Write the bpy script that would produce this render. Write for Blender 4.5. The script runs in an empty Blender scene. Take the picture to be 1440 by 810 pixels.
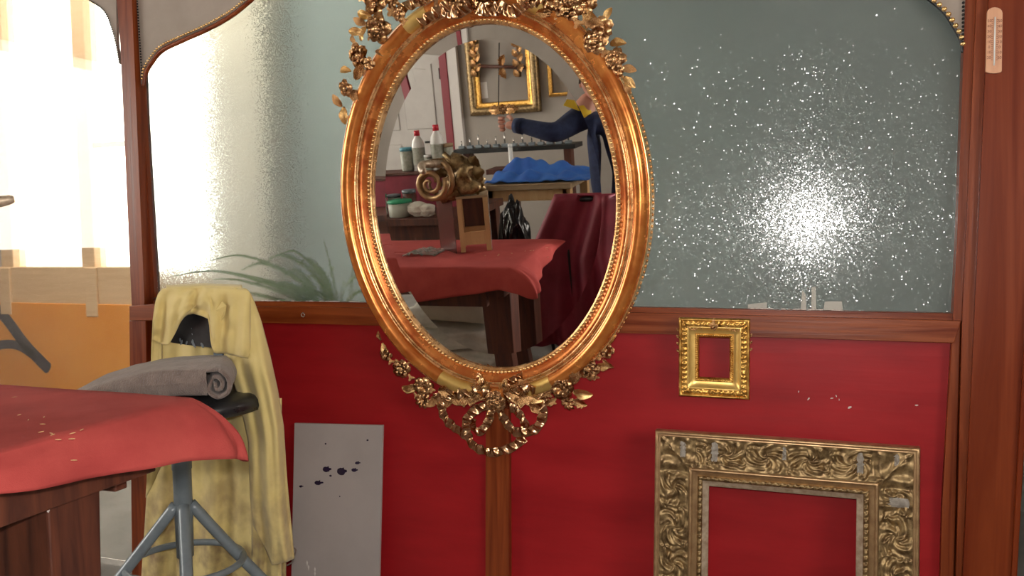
import bpy, bmesh, math, random
from mathutils import Vector, Matrix, noise
R_ = math.radians
random.seed(7)
scene = bpy.context.scene
C = scene.collection

# ------------------------------------------------------------------ camera
F = 1162.0
Yw = Vector((420, -80, F)).normalized()
Xw = Vector((3220, 31, -F)); Xw = (Xw - Yw*Xw.dot(Yw)).normalized()
Zw = Xw.cross(Yw)
CAM = Vector((0, -2.2, 1.15))
def to_world(c): return Vector((c.dot(Xw), c.dot(Yw), c.dot(Zw)))
def ray(x, y): return to_world(Vector((x-720, y-405, F)))/F
cd = bpy.data.cameras.new('camera'); cam = bpy.data.objects.new('camera', cd); C.objects.link(cam)
cd.sensor_width = 36; cd.lens = F/1440*36; cd.clip_start = .02
r_, d_, f_ = to_world(Vector((1,0,0))), to_world(Vector((0,1,0))), to_world(Vector((0,0,1)))
cam.matrix_world = Matrix(((r_.x, -d_.x, -f_.x, CAM.x), (r_.y, -d_.y, -f_.y, CAM.y), (r_.z, -d_.z, -f_.z, CAM.z), (0,0,0,1)))
scene.camera = cam

# ------------------------------------------------------------------ sky, lights, exposure
w = bpy.data.worlds.new('World'); scene.world = w; w.use_nodes = True
bg = w.node_tree.nodes['Background']
bg.inputs[0].default_value = (1.0, .93, .82, 1); bg.inputs[1].default_value = 8.0
scene.view_settings.view_transform = 'Standard'; scene.view_settings.look = 'None'
scene.view_settings.gamma = 1; scene.view_settings.exposure = 0.0
scene.view_settings.use_curve_mapping = False
try:
    scene.cycles.sample_clamp_indirect = 6
    scene.cycles.max_bounces = 14; scene.cycles.transmission_bounces = 10; scene.cycles.glossy_bounces = 6
except Exception: pass
def area(name, loc, rot, sx, sy, power, col):
    l = bpy.data.lights.new(name, 'AREA'); l.shape = 'RECTANGLE'; l.size = sx; l.size_y = sy; l.energy = power; l.color = col
    o = bpy.data.objects.new(name, l); C.objects.link(o); o.location = loc; o.rotation_euler = rot; return o
fl = bpy.data.lights.new('camera_flash', 'SPOT'); fl.energy = 74; fl.spot_size = R_(100); fl.spot_blend = .5
fl.shadow_soft_size = .018; fl.color = (1.0, .95, .90)
flo = bpy.data.objects.new('camera_flash', fl); C.objects.link(flo)
flo.matrix_world = Matrix.Translation(Vector((-.02, .0, .055))) @ cam.matrix_world
# added fill lamps, set as daylight in the unseen side openings
area('added_fill_left', (-4.72, -2.2, 1.75), (0, R_(-90), 0), 1.3, 2.2, 26, (1, .95, .88))
area('added_fill_right', (2.42, -2.8, 1.9), (0, R_(90), 0), 1.2, 2.0, 18, (1, .95, .9))

# ------------------------------------------------------------------ projection helpers (metres out of measured picture points)
def P(x, y, Y=0.0):
    r = ray(x, y); return CAM + r*((Y-CAM.y)/r.y)
TILT = R_(5.6)
M0 = P(696, 277, -.115); Mn = Vector((0, -math.cos(TILT), -math.sin(TILT))); Mu = Vector((1,0,0)); Mv = Mn.cross(Mu)
MM = Matrix(((Mu.x, Mv.x, Mn.x, M0.x), (Mu.y, Mv.y, Mn.y, M0.y), (Mu.z, Mv.z, Mn.z, M0.z), (0,0,0,1)))
def ML(x, y, off=0.0):
    r = ray(x, y); o = M0 + Mn*off; t = (o-CAM).dot(Mn)/r.dot(Mn); p = CAM + r*t - M0
    return Vector((p.dot(Mu), p.dot(Mv), off))
def RM(x, y, Y):                                   # a point of the room as it is met through the looking glass
    r = ray(x, y); t = (M0-CAM).dot(Mn)/r.dot(Mn); p = CAM + r*t; r = r - Mn*(2*r.dot(Mn))
    return p + r*((Y-p.y)/r.y)

# ------------------------------------------------------------------ materials
def mat(name, col, rough=.5, metal=0, col2=None, nscale=(8,8,8), ndetail=6, bump=0, bscale=None, rvar=0, spec=.5, ramp=(.35,.65), coat=0, sheen=0, coords='Object', dist=0.0):
    m = bpy.data.materials.new(name); m.use_nodes = True; nt = m.node_tree; N = nt.nodes; L = nt.links
    b = N['Principled BSDF']; b.inputs['Roughness'].default_value = rough; b.inputs['Metallic'].default_value = metal
    b.inputs['Base Color'].default_value = (*col, 1); b.inputs['Specular IOR Level'].default_value = spec
    if coat: b.inputs['Coat Weight'].default_value = coat; b.inputs['Coat Roughness'].default_value = .15
    if sheen: b.inputs['Sheen Weight'].default_value = sheen
    tc = N.new('ShaderNodeTexCoord'); mp = N.new('ShaderNodeMapping'); L.new(tc.outputs[coords], mp.inputs[0]); mp.inputs['Scale'].default_value = nscale
    nz = N.new('ShaderNodeTexNoise'); nz.inputs['Scale'].default_value = 1; nz.inputs['Detail'].default_value = ndetail; nz.inputs['Roughness'].default_value = .6
    nz.inputs['Distortion'].default_value = dist
    L.new(mp.outputs[0], nz.inputs['Vector'])
    if col2:
        cr = N.new('ShaderNodeValToRGB'); cr.color_ramp.elements[0].position = ramp[0]; cr.color_ramp.elements[1].position = ramp[1]
        cr.color_ramp.elements[0].color = (*col, 1); cr.color_ramp.elements[1].color = (*col2, 1)
        L.new(nz.outputs['Fac'], cr.inputs[0]); L.new(cr.outputs[0], b.inputs['Base Color'])
    if rvar:
        mr = N.new('ShaderNodeMapRange'); mr.inputs['To Min'].default_value = max(.02, rough-rvar); mr.inputs['To Max'].default_value = rough+rvar
        mr.inputs['From Min'].default_value = .3; mr.inputs['From Max'].default_value = .7
        L.new(nz.outputs['Fac'], mr.inputs['Value']); L.new(mr.outputs[0], b.inputs['Roughness'])
    if bump:
        n2 = N.new('ShaderNodeTexNoise'); n2.inputs['Detail'].default_value = 3
        mp2 = N.new('ShaderNodeMapping'); L.new(tc.outputs[coords], mp2.inputs[0]); mp2.inputs['Scale'].default_value = bscale or nscale
        n2.inputs['Scale'].default_value = 1; L.new(mp2.outputs[0], n2.inputs['Vector'])
        bp = N.new('ShaderNodeBump'); bp.inputs['Strength'].default_value = 1; bp.inputs['Distance'].default_value = bump
        L.new(n2.outputs['Fac'], bp.inputs['Height']); L.new(bp.outputs[0], b.inputs['Normal'])
    return m
MT = {}
MT['wood_v'] = mat('mahogany_upright', (.12,.018,.004), .36, 0, (.25,.052,.011), (45,45,1.8), bump=.0004, bscale=(120,120,5), rvar=.08, dist=.6, spec=.35)
MT['wood_h'] = mat('mahogany_rail', (.13,.020,.004), .36, 0, (.27,.060,.012), (1.8,45,45), bump=.0004, bscale=(5,120,120), rvar=.08, dist=.6, spec=.35)
MT['wood_board'] = mat('mahogany_board', (.13,.017,.003), .34, 0, (.23,.042,.008), (16,16,.8), bump=.0003, bscale=(60,60,3), rvar=.06, dist=1.0, spec=.35)
MT['red'] = mat('red_paint', (.24,.006,.009), .45, 0, (.36,.011,.014), (1.6,3,7), rvar=.06, bump=.0004, bscale=(4,20,60), spec=.3)
MT['bole'] = mat('burnished_bole_gilding', (.54,.14,.024), .24, .65, (.78,.31,.07), (20,20,20), ndetail=8, rvar=.06, bump=.0003, bscale=(28,28,28), ramp=(.34,.70), coat=.3)
MT['bole_dark'] = mat('red_bole_cove', (.46,.10,.022), .26, .65, (.66,.24,.06), (20,20,20), rvar=.06, bump=.0003, bscale=(40,40,40))
MT['gold'] = mat('water_gilding', (.80,.48,.17), .24, .8, (.95,.68,.33), (40,40,40), rvar=.06, bump=.0005, bscale=(60,60,60))
MT['gold_old'] = mat('toned_gilding', (.50,.24,.085), .27, .78, (.88,.55,.26), (26,26,26), rvar=.06, bump=.0008, bscale=(70,70,70))
MT['gold_matte'] = mat('matte_gilding', (.72,.46,.13), .38, .85, (.84,.58,.2), (25,25,25))
MT['gold_dirty'] = mat('dirty_bronze_gilding', (.13,.078,.035), .42, .75, (.44,.31,.15), (60,60,60), rvar=.1, ramp=(.35,.7))
MT['gold_small'] = mat('bright_old_gilding', (.42,.20,.04), .34, .9, (.80,.48,.13), (50,50,50), rvar=.1)
MT['gold_brush'] = mat('smooth_bronze_molding', (.34,.20,.10), .35, .7, (.50,.33,.17), (40,40,40))
MT['silver'] = mat('silvered_liner', (.34,.24,.16), .4, .4, (.52,.42,.31), (60,60,60))
MT['gesso'] = mat('exposed_gesso', (.62,.58,.52), .7, 0, (.42,.36,.3), (60,60,60))
MT['canvas'] = mat('grey_painted_board', (.30,.25,.21), .7, 0, (.37,.31,.265), (5,5,5))
MT['yellow'] = None
MT['towel'] = mat('brown_fleece', (.15,.105,.09), .95, 0, (.21,.155,.13), (30,30,30), bump=.004, bscale=(220,220,220), sheen=.3)
MT['cloth_red'] = mat('red_cotton', (.33,.048,.043), .9, 0, (.41,.068,.058), (7,7,7), bump=.0006, bscale=(600,600,600), spec=.15)
MT['cloth_wine'] = mat('wine_satin', (.20,.016,.034), .6, 0, (.29,.028,.055), (6,6,6))
MT['cloth_blue'] = mat('blue_sheet', (.02,.10,.42), .6, 0, (.03,.16,.55), (8,8,8))
MT['black'] = mat('black_plastic', (.012,.012,.014), .35, 0, (.03,.03,.032), (20,20,20), rvar=.1)
MT['steel'] = mat('grey_painted_steel', (.16,.19,.215), .32, .1, (.20,.235,.26), (20,20,20))
MT['chrome'] = mat('bright_steel', (.6,.58,.55), .25, 1)
MT['board'] = mat('grey_paint_board', (.34,.30,.285), .5, 0, (.39,.345,.33), (4,4,4))
MT['ink'] = mat('dried_violet_ink', (.02,.012,.035), .25)
MT['chip'] = mat('white_paint_mark', (.6,.52,.48), .7)
MT['concrete'] = mat('concrete_floor', (.20,.19,.175), .8, 0, (.28,.265,.245), (3,3,3), bump=.001, bscale=(60,60,60))
MT['green_wall'] = mat('grey_green_wall', (.44,.51,.475), .85, 0, (.49,.56,.525), (2,2,2))
MT['plaster'] = mat('warm_grey_plaster', (.30,.265,.235), .85, 0, (.35,.31,.275), (2,2,2))
MT['ceil'] = mat('ceiling_paint', (.5,.48,.45), .9)
MT['orange'] = mat('orange_painted_board', (.80,.30,.035), .6, 0, (.85,.36,.06), (3,3,3), rvar=.05)
MT['frame_beige'] = mat('beige_window_wood', (.66,.45,.26), .6, 0, (.74,.53,.32), (3,30,30))
MT['graffiti'] = mat('blue_black_spray_paint', (.035,.035,.05), .7, 0, (.06,.055,.07), (20,20,20))
MT['bench'] = mat('worn_bench_wood', (.05,.014,.008), .55, 0, (.12,.034,.016), (30,30,3), bump=.001, bscale=(60,60,6), dist=.8)
MT['pine'] = mat('pine_wood', (.50,.30,.13), .6, 0, (.60,.38,.18), (30,30,3))
MT['pine_old'] = mat('old_plank_wood', (.28,.19,.10), .7, 0, (.38,.27,.16), (3,30,30))
MT['white_pl'] = mat('white_plastic', (.75,.75,.73), .35)
MT['red_pl'] = mat('red_plastic', (.6,.02,.04), .4)
MT['green_pl'] = mat('green_plastic', (.02,.30,.14), .45)
MT['tub'] = mat('milky_tub', (.42,.45,.38), .5)
MT['blue_pl'] = mat('blue_plastic', (.10,.33,.42), .4)
MT['label'] = mat('printed_label', (.30,.33,.26), .6, 0, (.45,.45,.4), (60,60,60))
MT['door'] = mat('grey_door_paint', (.42,.39,.36), .5, 0, (.47,.44,.41), (5,5,5))
MT['oxblood'] = mat('oxblood_paint', (.22,.012,.025), .5)
MT['whitewood'] = mat('white_trim_paint', (.62,.58,.55), .5)
MT['linen'] = mat('dusty_linen', (.52,.47,.36), .9, 0, (.64,.58,.46), (6,6,6))
MT['sheet'] = mat('dirty_dust_sheet', (.48,.45,.38), .9, 0, (.68,.65,.57), (8,8,8), ndetail=8)
MT['navy'] = mat('navy_wool', (.012,.022,.07), .9, 0, (.02,.035,.10), (40,40,40), sheen=.05)
MT['denim'] = mat('dark_denim', (.02,.03,.06), .9)
MT['skin'] = mat('skin', (.60,.30,.22), .5)
MT['hair'] = mat('grey_brown_hair', (.10,.07,.05), .7)
MT['yellow_cl'] = mat('yellow_cotton', (.75,.52,.03), .8)
MT['leaf'] = mat('strap_leaf_green', (.10,.20,.03), .45, 0, (.18,.30,.05), (10,10,10))
MT['terracotta'] = mat('terracotta', (.40,.15,.07), .8)
MT['thermo'] = mat('pale_varnished_wood', (.62,.32,.19), .45, 0, (.68,.37,.22), (60,60,4))
MT['ticks'] = mat('printed_scale_ink', (.25,.09,.05), .6)
MT['iron'] = mat('dark_iron', (.03,.03,.03), .4, .8)
MT['eye'] = mat('eye_white', (.7,.68,.65), .3)
def mk_yellow():
    m = mat('stained_yellow_cotton', (.66,.52,.20), .85, 0, (.72,.58,.25), (9,9,9), sheen=.2, bump=.0004, bscale=(300,300,300))
    nt = m.node_tree; N = nt.nodes; L = nt.links; b = N['Principled BSDF']
    src = b.inputs['Base Color'].links[0].from_socket
    tc = N.new('ShaderNodeTexCoord'); sx = N.new('ShaderNodeSeparateXYZ'); L.new(tc.outputs['Object'], sx.inputs[0])
    n = N.new('ShaderNodeTexNoise'); n.inputs['Scale'].default_value = 14; n.inputs['Detail'].default_value = 8; L.new(tc.outputs['Object'], n.inputs[0])
    mr = N.new('ShaderNodeMapRange'); mr.inputs['From Min'].default_value = .62; mr.inputs['From Max'].default_value = .15; L.new(sx.outputs['Z'], mr.inputs['Value'])
    a = N.new('ShaderNodeMath'); a.operation = 'MULTIPLY'; L.new(mr.outputs[0], a.inputs[0])
    cr = N.new('ShaderNodeMapRange'); cr.inputs['From Min'].default_value = .40; cr.inputs['From Max'].default_value = .66; L.new(n.outputs['Fac'], cr.inputs['Value']); L.new(cr.outputs[0], a.inputs[1])
    mx = N.new('ShaderNodeMix'); mx.data_type = 'RGBA'; L.new(a.outputs[0], mx.inputs['Factor']); L.new(src, mx.inputs[6]); mx.inputs[7].default_value = (.30,.20,.10,1)
    L.new(mx.outputs[2], b.inputs['Base Color']); return m
MT['yellow'] = mk_yellow()
def mk_glass(name, rough, tint, bump=0, bscale=300, dust=0, dcol=None):
    m = bpy.data.materials.new(name); m.use_nodes = True; nt = m.node_tree; N = nt.nodes; L = nt.links
    b = N['Principled BSDF']; b.inputs['Base Color'].default_value = (*tint, 1); b.inputs['Roughness'].default_value = rough
    b.inputs['Transmission Weight'].default_value = 1; b.inputs['IOR'].default_value = 1.45
    tc = N.new('ShaderNodeTexCoord')
    if bump:
        # pressed grain: every little facet of the glass has its own tilt
        v = N.new('ShaderNodeTexVoronoi'); v.inputs['Scale'].default_value = bscale; L.new(tc.outputs['Object'], v.inputs['Vector'])
        def vm(op, a, c=None):
            q = N.new('ShaderNodeVectorMath'); q.operation = op; L.new(a, q.inputs[0])
            if isinstance(c, tuple): q.inputs[1].default_value = c
            elif c is not None: L.new(c, q.inputs[1])
            return q.outputs[0]
        c0 = vm('SUBTRACT', v.outputs['Color'], (.5,.5,.5)); sq = vm('MULTIPLY', c0, vm('ABSOLUTE', c0)); sc = vm('MULTIPLY', sq, (bump*.22,)*3); sg = vm('MULTIPLY', sq, (bump*.8,)*3)
        ge = N.new('ShaderNodeNewGeometry'); nn = vm('NORMALIZE', vm('ADD', ge.outputs['Normal'], sc)); L.new(nn, b.inputs['Normal'])
        gs = N.new('ShaderNodeBsdfGlossy'); gs.inputs['Roughness'].default_value = .13; L.new(vm('NORMALIZE', vm('ADD', ge.outputs['Normal'], sg)), gs.inputs['Normal'])
        mg = N.new('ShaderNodeMixShader'); mg.inputs[0].default_value = .022; L.new(b.outputs[0], mg.inputs[1]); L.new(gs.outputs[0], mg.inputs[2])
    if dust:
        d = N.new('ShaderNodeBsdfDiffuse'); d.inputs['Color'].default_value = (*(dcol or (.8,.74,.66)), 1)
        mx = N.new('ShaderNodeMixShader'); n = N.new('ShaderNodeTexNoise'); n.inputs['Scale'].default_value = 2; n.inputs['Detail'].default_value = 4
        L.new(tc.outputs['Object'], n.inputs[0])
        mr = N.new('ShaderNodeMapRange'); mr.inputs['From Min'].default_value = .35; mr.inputs['From Max'].default_value = .8; mr.inputs['To Max'].default_value = dust*1.5; mr.inputs['To Min'].default_value = dust*.6
        L.new(n.outputs['Fac'], mr.inputs['Value']); L.new(mr.outputs[0], mx.inputs[0]); L.new((mg if bump else b).outputs[0], mx.inputs[1]); L.new(d.outputs[0], mx.inputs[2])
        L.new(mx.outputs[0], N['Material Output'].inputs['Surface'])
    return m
MT['frosted'] = mk_glass('textured_obscure_glass', .125, (.86,.95,.95), .95, 430, .125, (.50,.57,.56))
MT['glass'] = mk_glass('dusty_clear_glass', 0.02, (.97,.98,.97), 0, 0, .04)
MT['film'] = mk_glass('scratched_plastic_film', 0.12, (.80,.72,.70), .4, 40, .12)
MT['film_brown'] = mk_glass('scratched_brown_acrylic', .18, (.50,.26,.2), .4, 40, .45, (.16,.06,.05))
MT['mirror'] = mat('silvered_mirror', (.90,.89,.87), .012, 1)

# ------------------------------------------------------------------ mesh helpers
def obj(name, bm, m=None, parent=None, smooth=False, mw=None, mats=None):
    bmesh.ops.recalc_face_normals(bm, faces=bm.faces)
    me = bpy.data.meshes.new(name); bm.to_mesh(me); bm.free()
    if mats:
        for k in mats: me.materials.append(k)
    elif m: me.materials.append(m)
    if smooth:
        for p in me.polygons: p.use_smooth = True
    return link(name, me, parent, mw)
def link(name, me, parent=None, mw=None):
    o = bpy.data.objects.new(name, me); C.objects.link(o)
    if parent: o.parent = parent; o.matrix_parent_inverse = base_inv(parent)
    if mw: 
        o.matrix_basis = mw
    return o
LOCAL = set()
def base_inv(p):
    return Matrix() if p.name in LOCAL else p.matrix_basis.inverted()
def tag(o, label, cat, group=None, kind=None):
    if label: o['label'] = label
    if cat: o['category'] = cat
    if group: o['group'] = group
    if kind: o['kind'] = kind
    return o
def thing(name, label, cat, loc=(0,0,0), group=None, kind=None, mw=None):
    o = bpy.data.objects.new(name, None); C.objects.link(o); o.empty_display_size = .05
    if mw is not None: o.matrix_basis = mw
    else: o.location = loc; o.matrix_basis = Matrix.Translation(Vector(loc))
    return tag(o, label, cat, group, kind)
def box_bm(p0, p1, bev=0, bm=None):
    own = bm is None
    if own: bm = bmesh.new()
    x0,y0,z0 = p0; x1,y1,z1 = p1
    vs = [bm.verts.new(v) for v in ((x0,y0,z0),(x1,y0,z0),(x1,y1,z0),(x0,y1,z0),(x0,y0,z1),(x1,y0,z1),(x1,y1,z1),(x0,y1,z1))]
    fs = [bm.faces.new([vs[i] for i in q]) for q in ((3,2,1,0),(4,5,6,7),(0,1,5,4),(1,2,6,5),(2,3,7,6),(3,0,4,7))]
    if bev:
        es = list({e for f in fs for e in f.edges}); bmesh.ops.bevel(bm, geom=es, offset=bev, segments=2, affect='EDGES', profile=.5)
    return bm
def box(name, p0, p1, m, parent=None, bev=.002, smooth=False): return obj(name, box_bm(p0, p1, bev), m, parent, smooth)
def poly_prism(pts, d, bev=0, bm=None):               # pts: list of Vector outline, d: extrusion vector
    if bm is None: bm = bmesh.new()
    a = [bm.verts.new(p) for p in pts]; b = [bm.verts.new(p + d) for p in pts]; n = len(pts)
    fs = [bm.faces.new(a), bm.faces.new(b[::-1])]
    for i in range(n): fs.append(bm.faces.new((a[i], b[i], b[(i+1)%n], a[(i+1)%n])))
    if bev:
        es = list(fs[0].edges); bmesh.ops.bevel(bm, geom=es, offset=bev, segments=2, affect='EDGES', profile=.5)
    return bm
def strip(name, quad, Yf, depth, m, parent=None, bev=.002):
    pts = [P(x, y, Yf) for x, y in quad]
    return obj(name, poly_prism(pts, Vector((0, depth, 0)), bev), m, parent)
def tube_bm(pts, rad, seg=12, bm=None, caps=True):
    if bm is None: bm = bmesh.new()
    pts = [Vector(p) for p in pts]; n = len(pts); rings = []
    up = Vector((0,0,1))
    prev = None
    for i, p in enumerate(pts):
        t = (pts[min(i+1,n-1)] - pts[max(i-1,0)]).normalized()
        if prev is None:
            a = up if abs(t.dot(up)) < .9 else Vector((1,0,0)); u = t.cross(a).normalized()
        else: u = (prev - t*prev.dot(t)).normalized()
        prev = u; v = t.cross(u); r = rad[i] if isinstance(rad, (list,tuple)) else rad
        rings.append([bm.verts.new(p + u*(math.cos(2*math.pi*k/seg)*r) + v*(math.sin(2*math.pi*k/seg)*r)) for k in range(seg)])
    for i in range(n-1):
        for k in range(seg): bm.faces.new((rings[i][k], rings[i][(k+1)%seg], rings[i+1][(k+1)%seg], rings[i+1][k]))
    if caps: bm.faces.new(rings[0][::-1]); bm.faces.new(rings[-1])
    return bm
def lathe_bm(prof, seg=24, bm=None, c=(0,0,0)):
    if bm is None: bm = bmesh.new()
    c = Vector(c); rings = []
    for r, z in prof: rings.append([bm.verts.new(c + Vector((math.cos(2*math.pi*k/seg)*r, math.sin(2*math.pi*k/seg)*r, z))) for k in range(seg)])
    for i in range(len(prof)-1):
        for k in range(seg): bm.faces.new((rings[i][k], rings[i][(k+1)%seg], rings[i+1][(k+1)%seg], rings[i+1][k]))
    if prof[0][0] > 1e-5: bm.faces.new(rings[0][::-1])
    if prof[-1][0] > 1e-5: bm.faces.new(rings[-1])
    bmesh.ops.remove_doubles(bm, verts=bm.verts, dist=1e-6)
    return bm
def grid_bm(nu, nv, fn, closed_u=False, bm=None):
    if bm is None: bm = bmesh.new()
    g = [[bm.verts.new(fn(i, j)) for j in range(nv)] for i in range(nu)]
    for i in range(nu if closed_u else nu-1):
        for j in range(nv-1): bm.faces.new((g[i][j], g[(i+1)%nu][j], g[(i+1)%nu][j+1], g[i][j+1]))
    return bm
def solidify(o, t, off=0):
    m = o.modifiers.new('thickness', 'SOLIDIFY'); m.thickness = t; m.offset = off; return o
def subsurf(o, n=1):
    m = o.modifiers.new('smooth', 'SUBSURF'); m.levels = n; m.render_levels = n; return o
def lerp(a, b, t): return a + (b-a)*t
def pl(tab, x):
    if x <= tab[0][0]: return tab[0][1]
    for (x0,y0),(x1,y1) in zip(tab, tab[1:]):
        if x <= x1: return y0 + (y1-y0)*(x-x0)/(x1-x0)
    return tab[-1][1]
def ns(x, y=0, z=0): return noise.noise(Vector((x, y, z)))
def smooth_path(pts, n=8):
    out = []; m = len(pts); pts = [Vector(p) for p in pts]
    for i in range(m-1):
        p0, p1, p2, p3 = pts[max(i-1,0)], pts[i], pts[i+1], pts[min(i+2,m-1)]
        for k in range(n):
            t = k/n; out.append(.5*((2*p1) + (p2-p0)*t + (2*p0-5*p1+4*p2-p3)*t*t + (3*p1-p0-3*p2+p3)*t**3))
    out.append(pts[-1]); return out

# ================================================================== THE SETTING
def struct(name, bm, m, parent=None):
    o = obj(name, bm, m, parent); o['kind'] = 'structure'; return o
struct('floor', box_bm((-5.2,-5.0,-.1), (2.6,1.9,0)), MT['concrete'])
bm = bmesh.new()
for a, b in (((-5.2,-5.0,3.0),(2.6,.15,3.1)), ((-5.2,1.3,3.0),(2.6,1.9,3.1)), ((-5.2,.15,3.0),(-4.6,1.3,3.1)), ((-2.4,.15,3.0),(2.6,1.3,3.1))): box_bm(a, b, 0, bm)  # gap beyond the partition: unseen skylight added to brighten the orange board
struct('ceiling', bm, MT['ceil'])
# left wall and right wall of the workshop, each with an unseen window opening added for light
def side_wall(name, x0, x1, y0, y1, wy0, wy1, wz0, wz1):
    bm = bmesh.new()
    for a, b in (((x0,y0,0),(x1,y1,wz0)), ((x0,y0,wz1),(x1,y1,3)), ((x0,y0,wz0),(x1,wy0,wz1)), ((x0,wy1,wz0),(x1,y1,wz1))): box_bm(a, b, 0, bm)
    return struct(name, bm, MT['plaster'])
side_wall('wall_left', -5.0, -4.8, -4.7, 1.7, -3.3, -1.1, 1.1, 2.4)
side_wall('wall_right', 2.45, 2.6, -4.7, 1.7, -3.8, -1.8, 1.3, 2.5)
struct('wall_back', box_bm((-5.0,-4.8,0), (2.6,-4.6,3)), MT['plaster'])
# wall beyond the glazed partition with its big bright window
WX0, WX1, WZ0, WZ1 = -4.75, P(322,375,1.6).x, .995, 2.96
bm = bmesh.new()
box_bm((WX1,1.6,0), (2.6,1.75,3), 0, bm); box_bm((-5.0,1.6,WZ1), (WX1,1.75,3), 0, bm); box_bm((-5.0,1.6,0), (WX1,1.75,.70), 0, bm)
struct('wall_front', bm, MT['green_wall'])
struct('haze_pier', box_bm((WX1+.001,1.40,0), (WX1+.42,1.599,3.0), .02), mat('cream_haze_paint', (.86,.76,.60), .8))  # pale cream block added to give the warm haze beside the window
win = thing('window_1', None, None, (-4,1.6,1), kind='structure')
box('window_rail', (-4.8,1.56,.77), (WX1,1.68,.995), MT['frame_beige'], win, .006)
box('window_rail', (-4.8,1.58,2.90), (WX1,1.68,2.96), MT['frame_beige'], win, .004)
for px in (17, 130):
    x = P(px,375,1.6).x; box('window_mullion', (x-.05,1.57,.99), (x+.05,1.67,2.92), MT['frame_beige'], win, .006)
box('window_mullion', (WX1-.06,1.57,.99), (WX1,1.67,2.92), MT['frame_beige'], win, .006)
xa, xb = P(130,210,1.6).x, WX1
box('glazing_bar', (xa,1.60,1.70), (xb,1.64,1.728), MT['frame_beige'], win, .003)
gl = box('window_glass', (-4.8,1.615,.99), (WX1,1.621,2.92), MT['glass'], win, 0)
for sx in (P(17,400,1.6).x, P(130,400,1.6).x+.04):
    box('knee_brace', (sx-.04,1.545,.70), (sx+.05,1.562,.99), MT['frame_beige'], win, .004)
lower = box('lower_board', (-4.8,1.55,.02), (WX1+.2,1.60,.775), MT['orange'], win, .004)
# spray paint strokes on the orange board
def stroke(pts, wd):
    c = smooth_path([P(x,y,1.547) for x,y in pts], 6); bm = bmesh.new(); n = len(c); vs = []
    for i, p in enumerate(c):
        t = (c[min(i+1,n-1)]-c[max(i-1,0)]).normalized(); q = Vector((-t.z,0,t.x)); k = wd*(1 if 0 < i < n-1 else .55)
        vs.append((bm.verts.new(p+q*k), bm.verts.new(p-q*k)))
    for i in range(n-1): bm.faces.new((vs[i][0], vs[i][1], vs[i+1][1], vs[i+1][0]))
    return bm
bm = stroke([(-15,425),(8,447),(34,482),(52,502),(70,520)], .038)
o = obj('spray_paint_stroke', bm, MT['graffiti'], win); solidify(o, .002)
bm = stroke([(-15,490),(8,484),(28,487),(48,500)], .028); o = obj('spray_paint_stroke', bm, MT['graffiti'], win); solidify(o, .002)

# ---- the partition: posts, rails, red panels, panes, spandrels
part = thing('wall_partition', None, None, (-.85,0,0), kind='structure')
# red panels, slightly behind the rails
def quadbox(name, quad, Yf, dep, m, bev=.0015, parent=part): return strip(name, quad, Yf, dep, m, parent, bev)
zr0, zr1 = .875, .950                                    # under and top side of the middle rail
def xat(px, py, Y): return P(px,py,Y).x
zl = P(447,424,-.02).z; zR = P(1342,441,-.02).z
XL, XC0, XC1, XR = xat(206,500,0), xat(683,700,0), xat(716,700,0), xat(1338,480,0)
box('red_panel', (XL-.02,.0,.0), (XC0+.01,.018,.92), MT['red'], part, .001)
box('red_panel', (XC1-.01,.0,.0), (XR+.03,.018,.92), MT['red'], part, .001)
quadbox('center_post', [(683,400),(714.5,400),(716,860),(682.5,860)], -.022, .04, MT['wood_v'])
quadbox('post_edge_bead', [(714.5,400),(716.5,400),(718,860),(716,860)], -.010, .02, MT['wood_v'], .0005)
# rails: front board and set-back sill strip below the glass
quadbox('middle_rail', [(205,431.5),(447,432),(700,436),(890,440),(1352,451),(1342,482.5),(950,470.5),(880,468.5),(447,455.5),(205,451)], -.028, .05, MT['wood_h'])
quadbox('sill_strip', [(215,423.0),(447,424.5),(700,429),(890,432),(1352,441),(1352,456),(890,444),(447,436),(215,434)], -.012, .03, MT['wood_h'])
# left post: face, dark return, lower part
quadbox('left_post', [(142,-520),(164,-520),(203,422),(203,430),(185,430),(183,380),(169,60),(164,0)], -.035, .06, MT['wood_v'], .002)
quadbox('post_return', [(164,-520),(171,-520),(193,20),(217.5,418),(203,424)], -.004, .03, MT['wood_v'], .001)
quadbox('rail_end_block', [(181.5,430),(224,427),(222,451),(181.5,451)], -.040, .065, MT['wood_h'], .003)
quadbox('left_post', [(181.5,451),(205,451),(206,520),(208,860),(186,860),(183,540)], -.034, .06, MT['wood_v'], .002)
quadbox('post_return', [(207,451),(213.5,451),(216,860),(209,860)], -.012, .03, MT['wood_v'], .001)
# right post: inner bead, groove, strips, broad board
quadbox('right_inner_bead', [(1379,-520),(1398,-520),(1353,452),(1340,452),(1340.5,441),(1346,330),(1356,40)], -.022, .04, MT['wood_v'], .002)
quadbox('right_inner_bead', [(1340,452),(1351,452),(1340,860),(1321,860),(1325,710)], -.022, .04, MT['wood_v'], .002)
quadbox('post_groove', [(1350,455),(1356,452),(1352,860),(1337,860)], -.004, .02, MT['wood_v'], .001)
quadbox('right_post_strip', [(1397,-520),(1413,-520),(1368,480),(1351.5,860),(1343,860),(1353,455),(1371,50)], -.034, .05, MT['wood_v'], .002)
quadbox('right_post_board', [(1413,-520),(1496,-520),(1421,860),(1351.5,860),(1369,480)], -.046, .06, MT['wood_board'], .002)
quadbox('post_outer_bead', [(1496,-520),(1505,-520),(1428,860),(1419.5,860)], -.056, .03, MT['wood_board'], .003)
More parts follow.
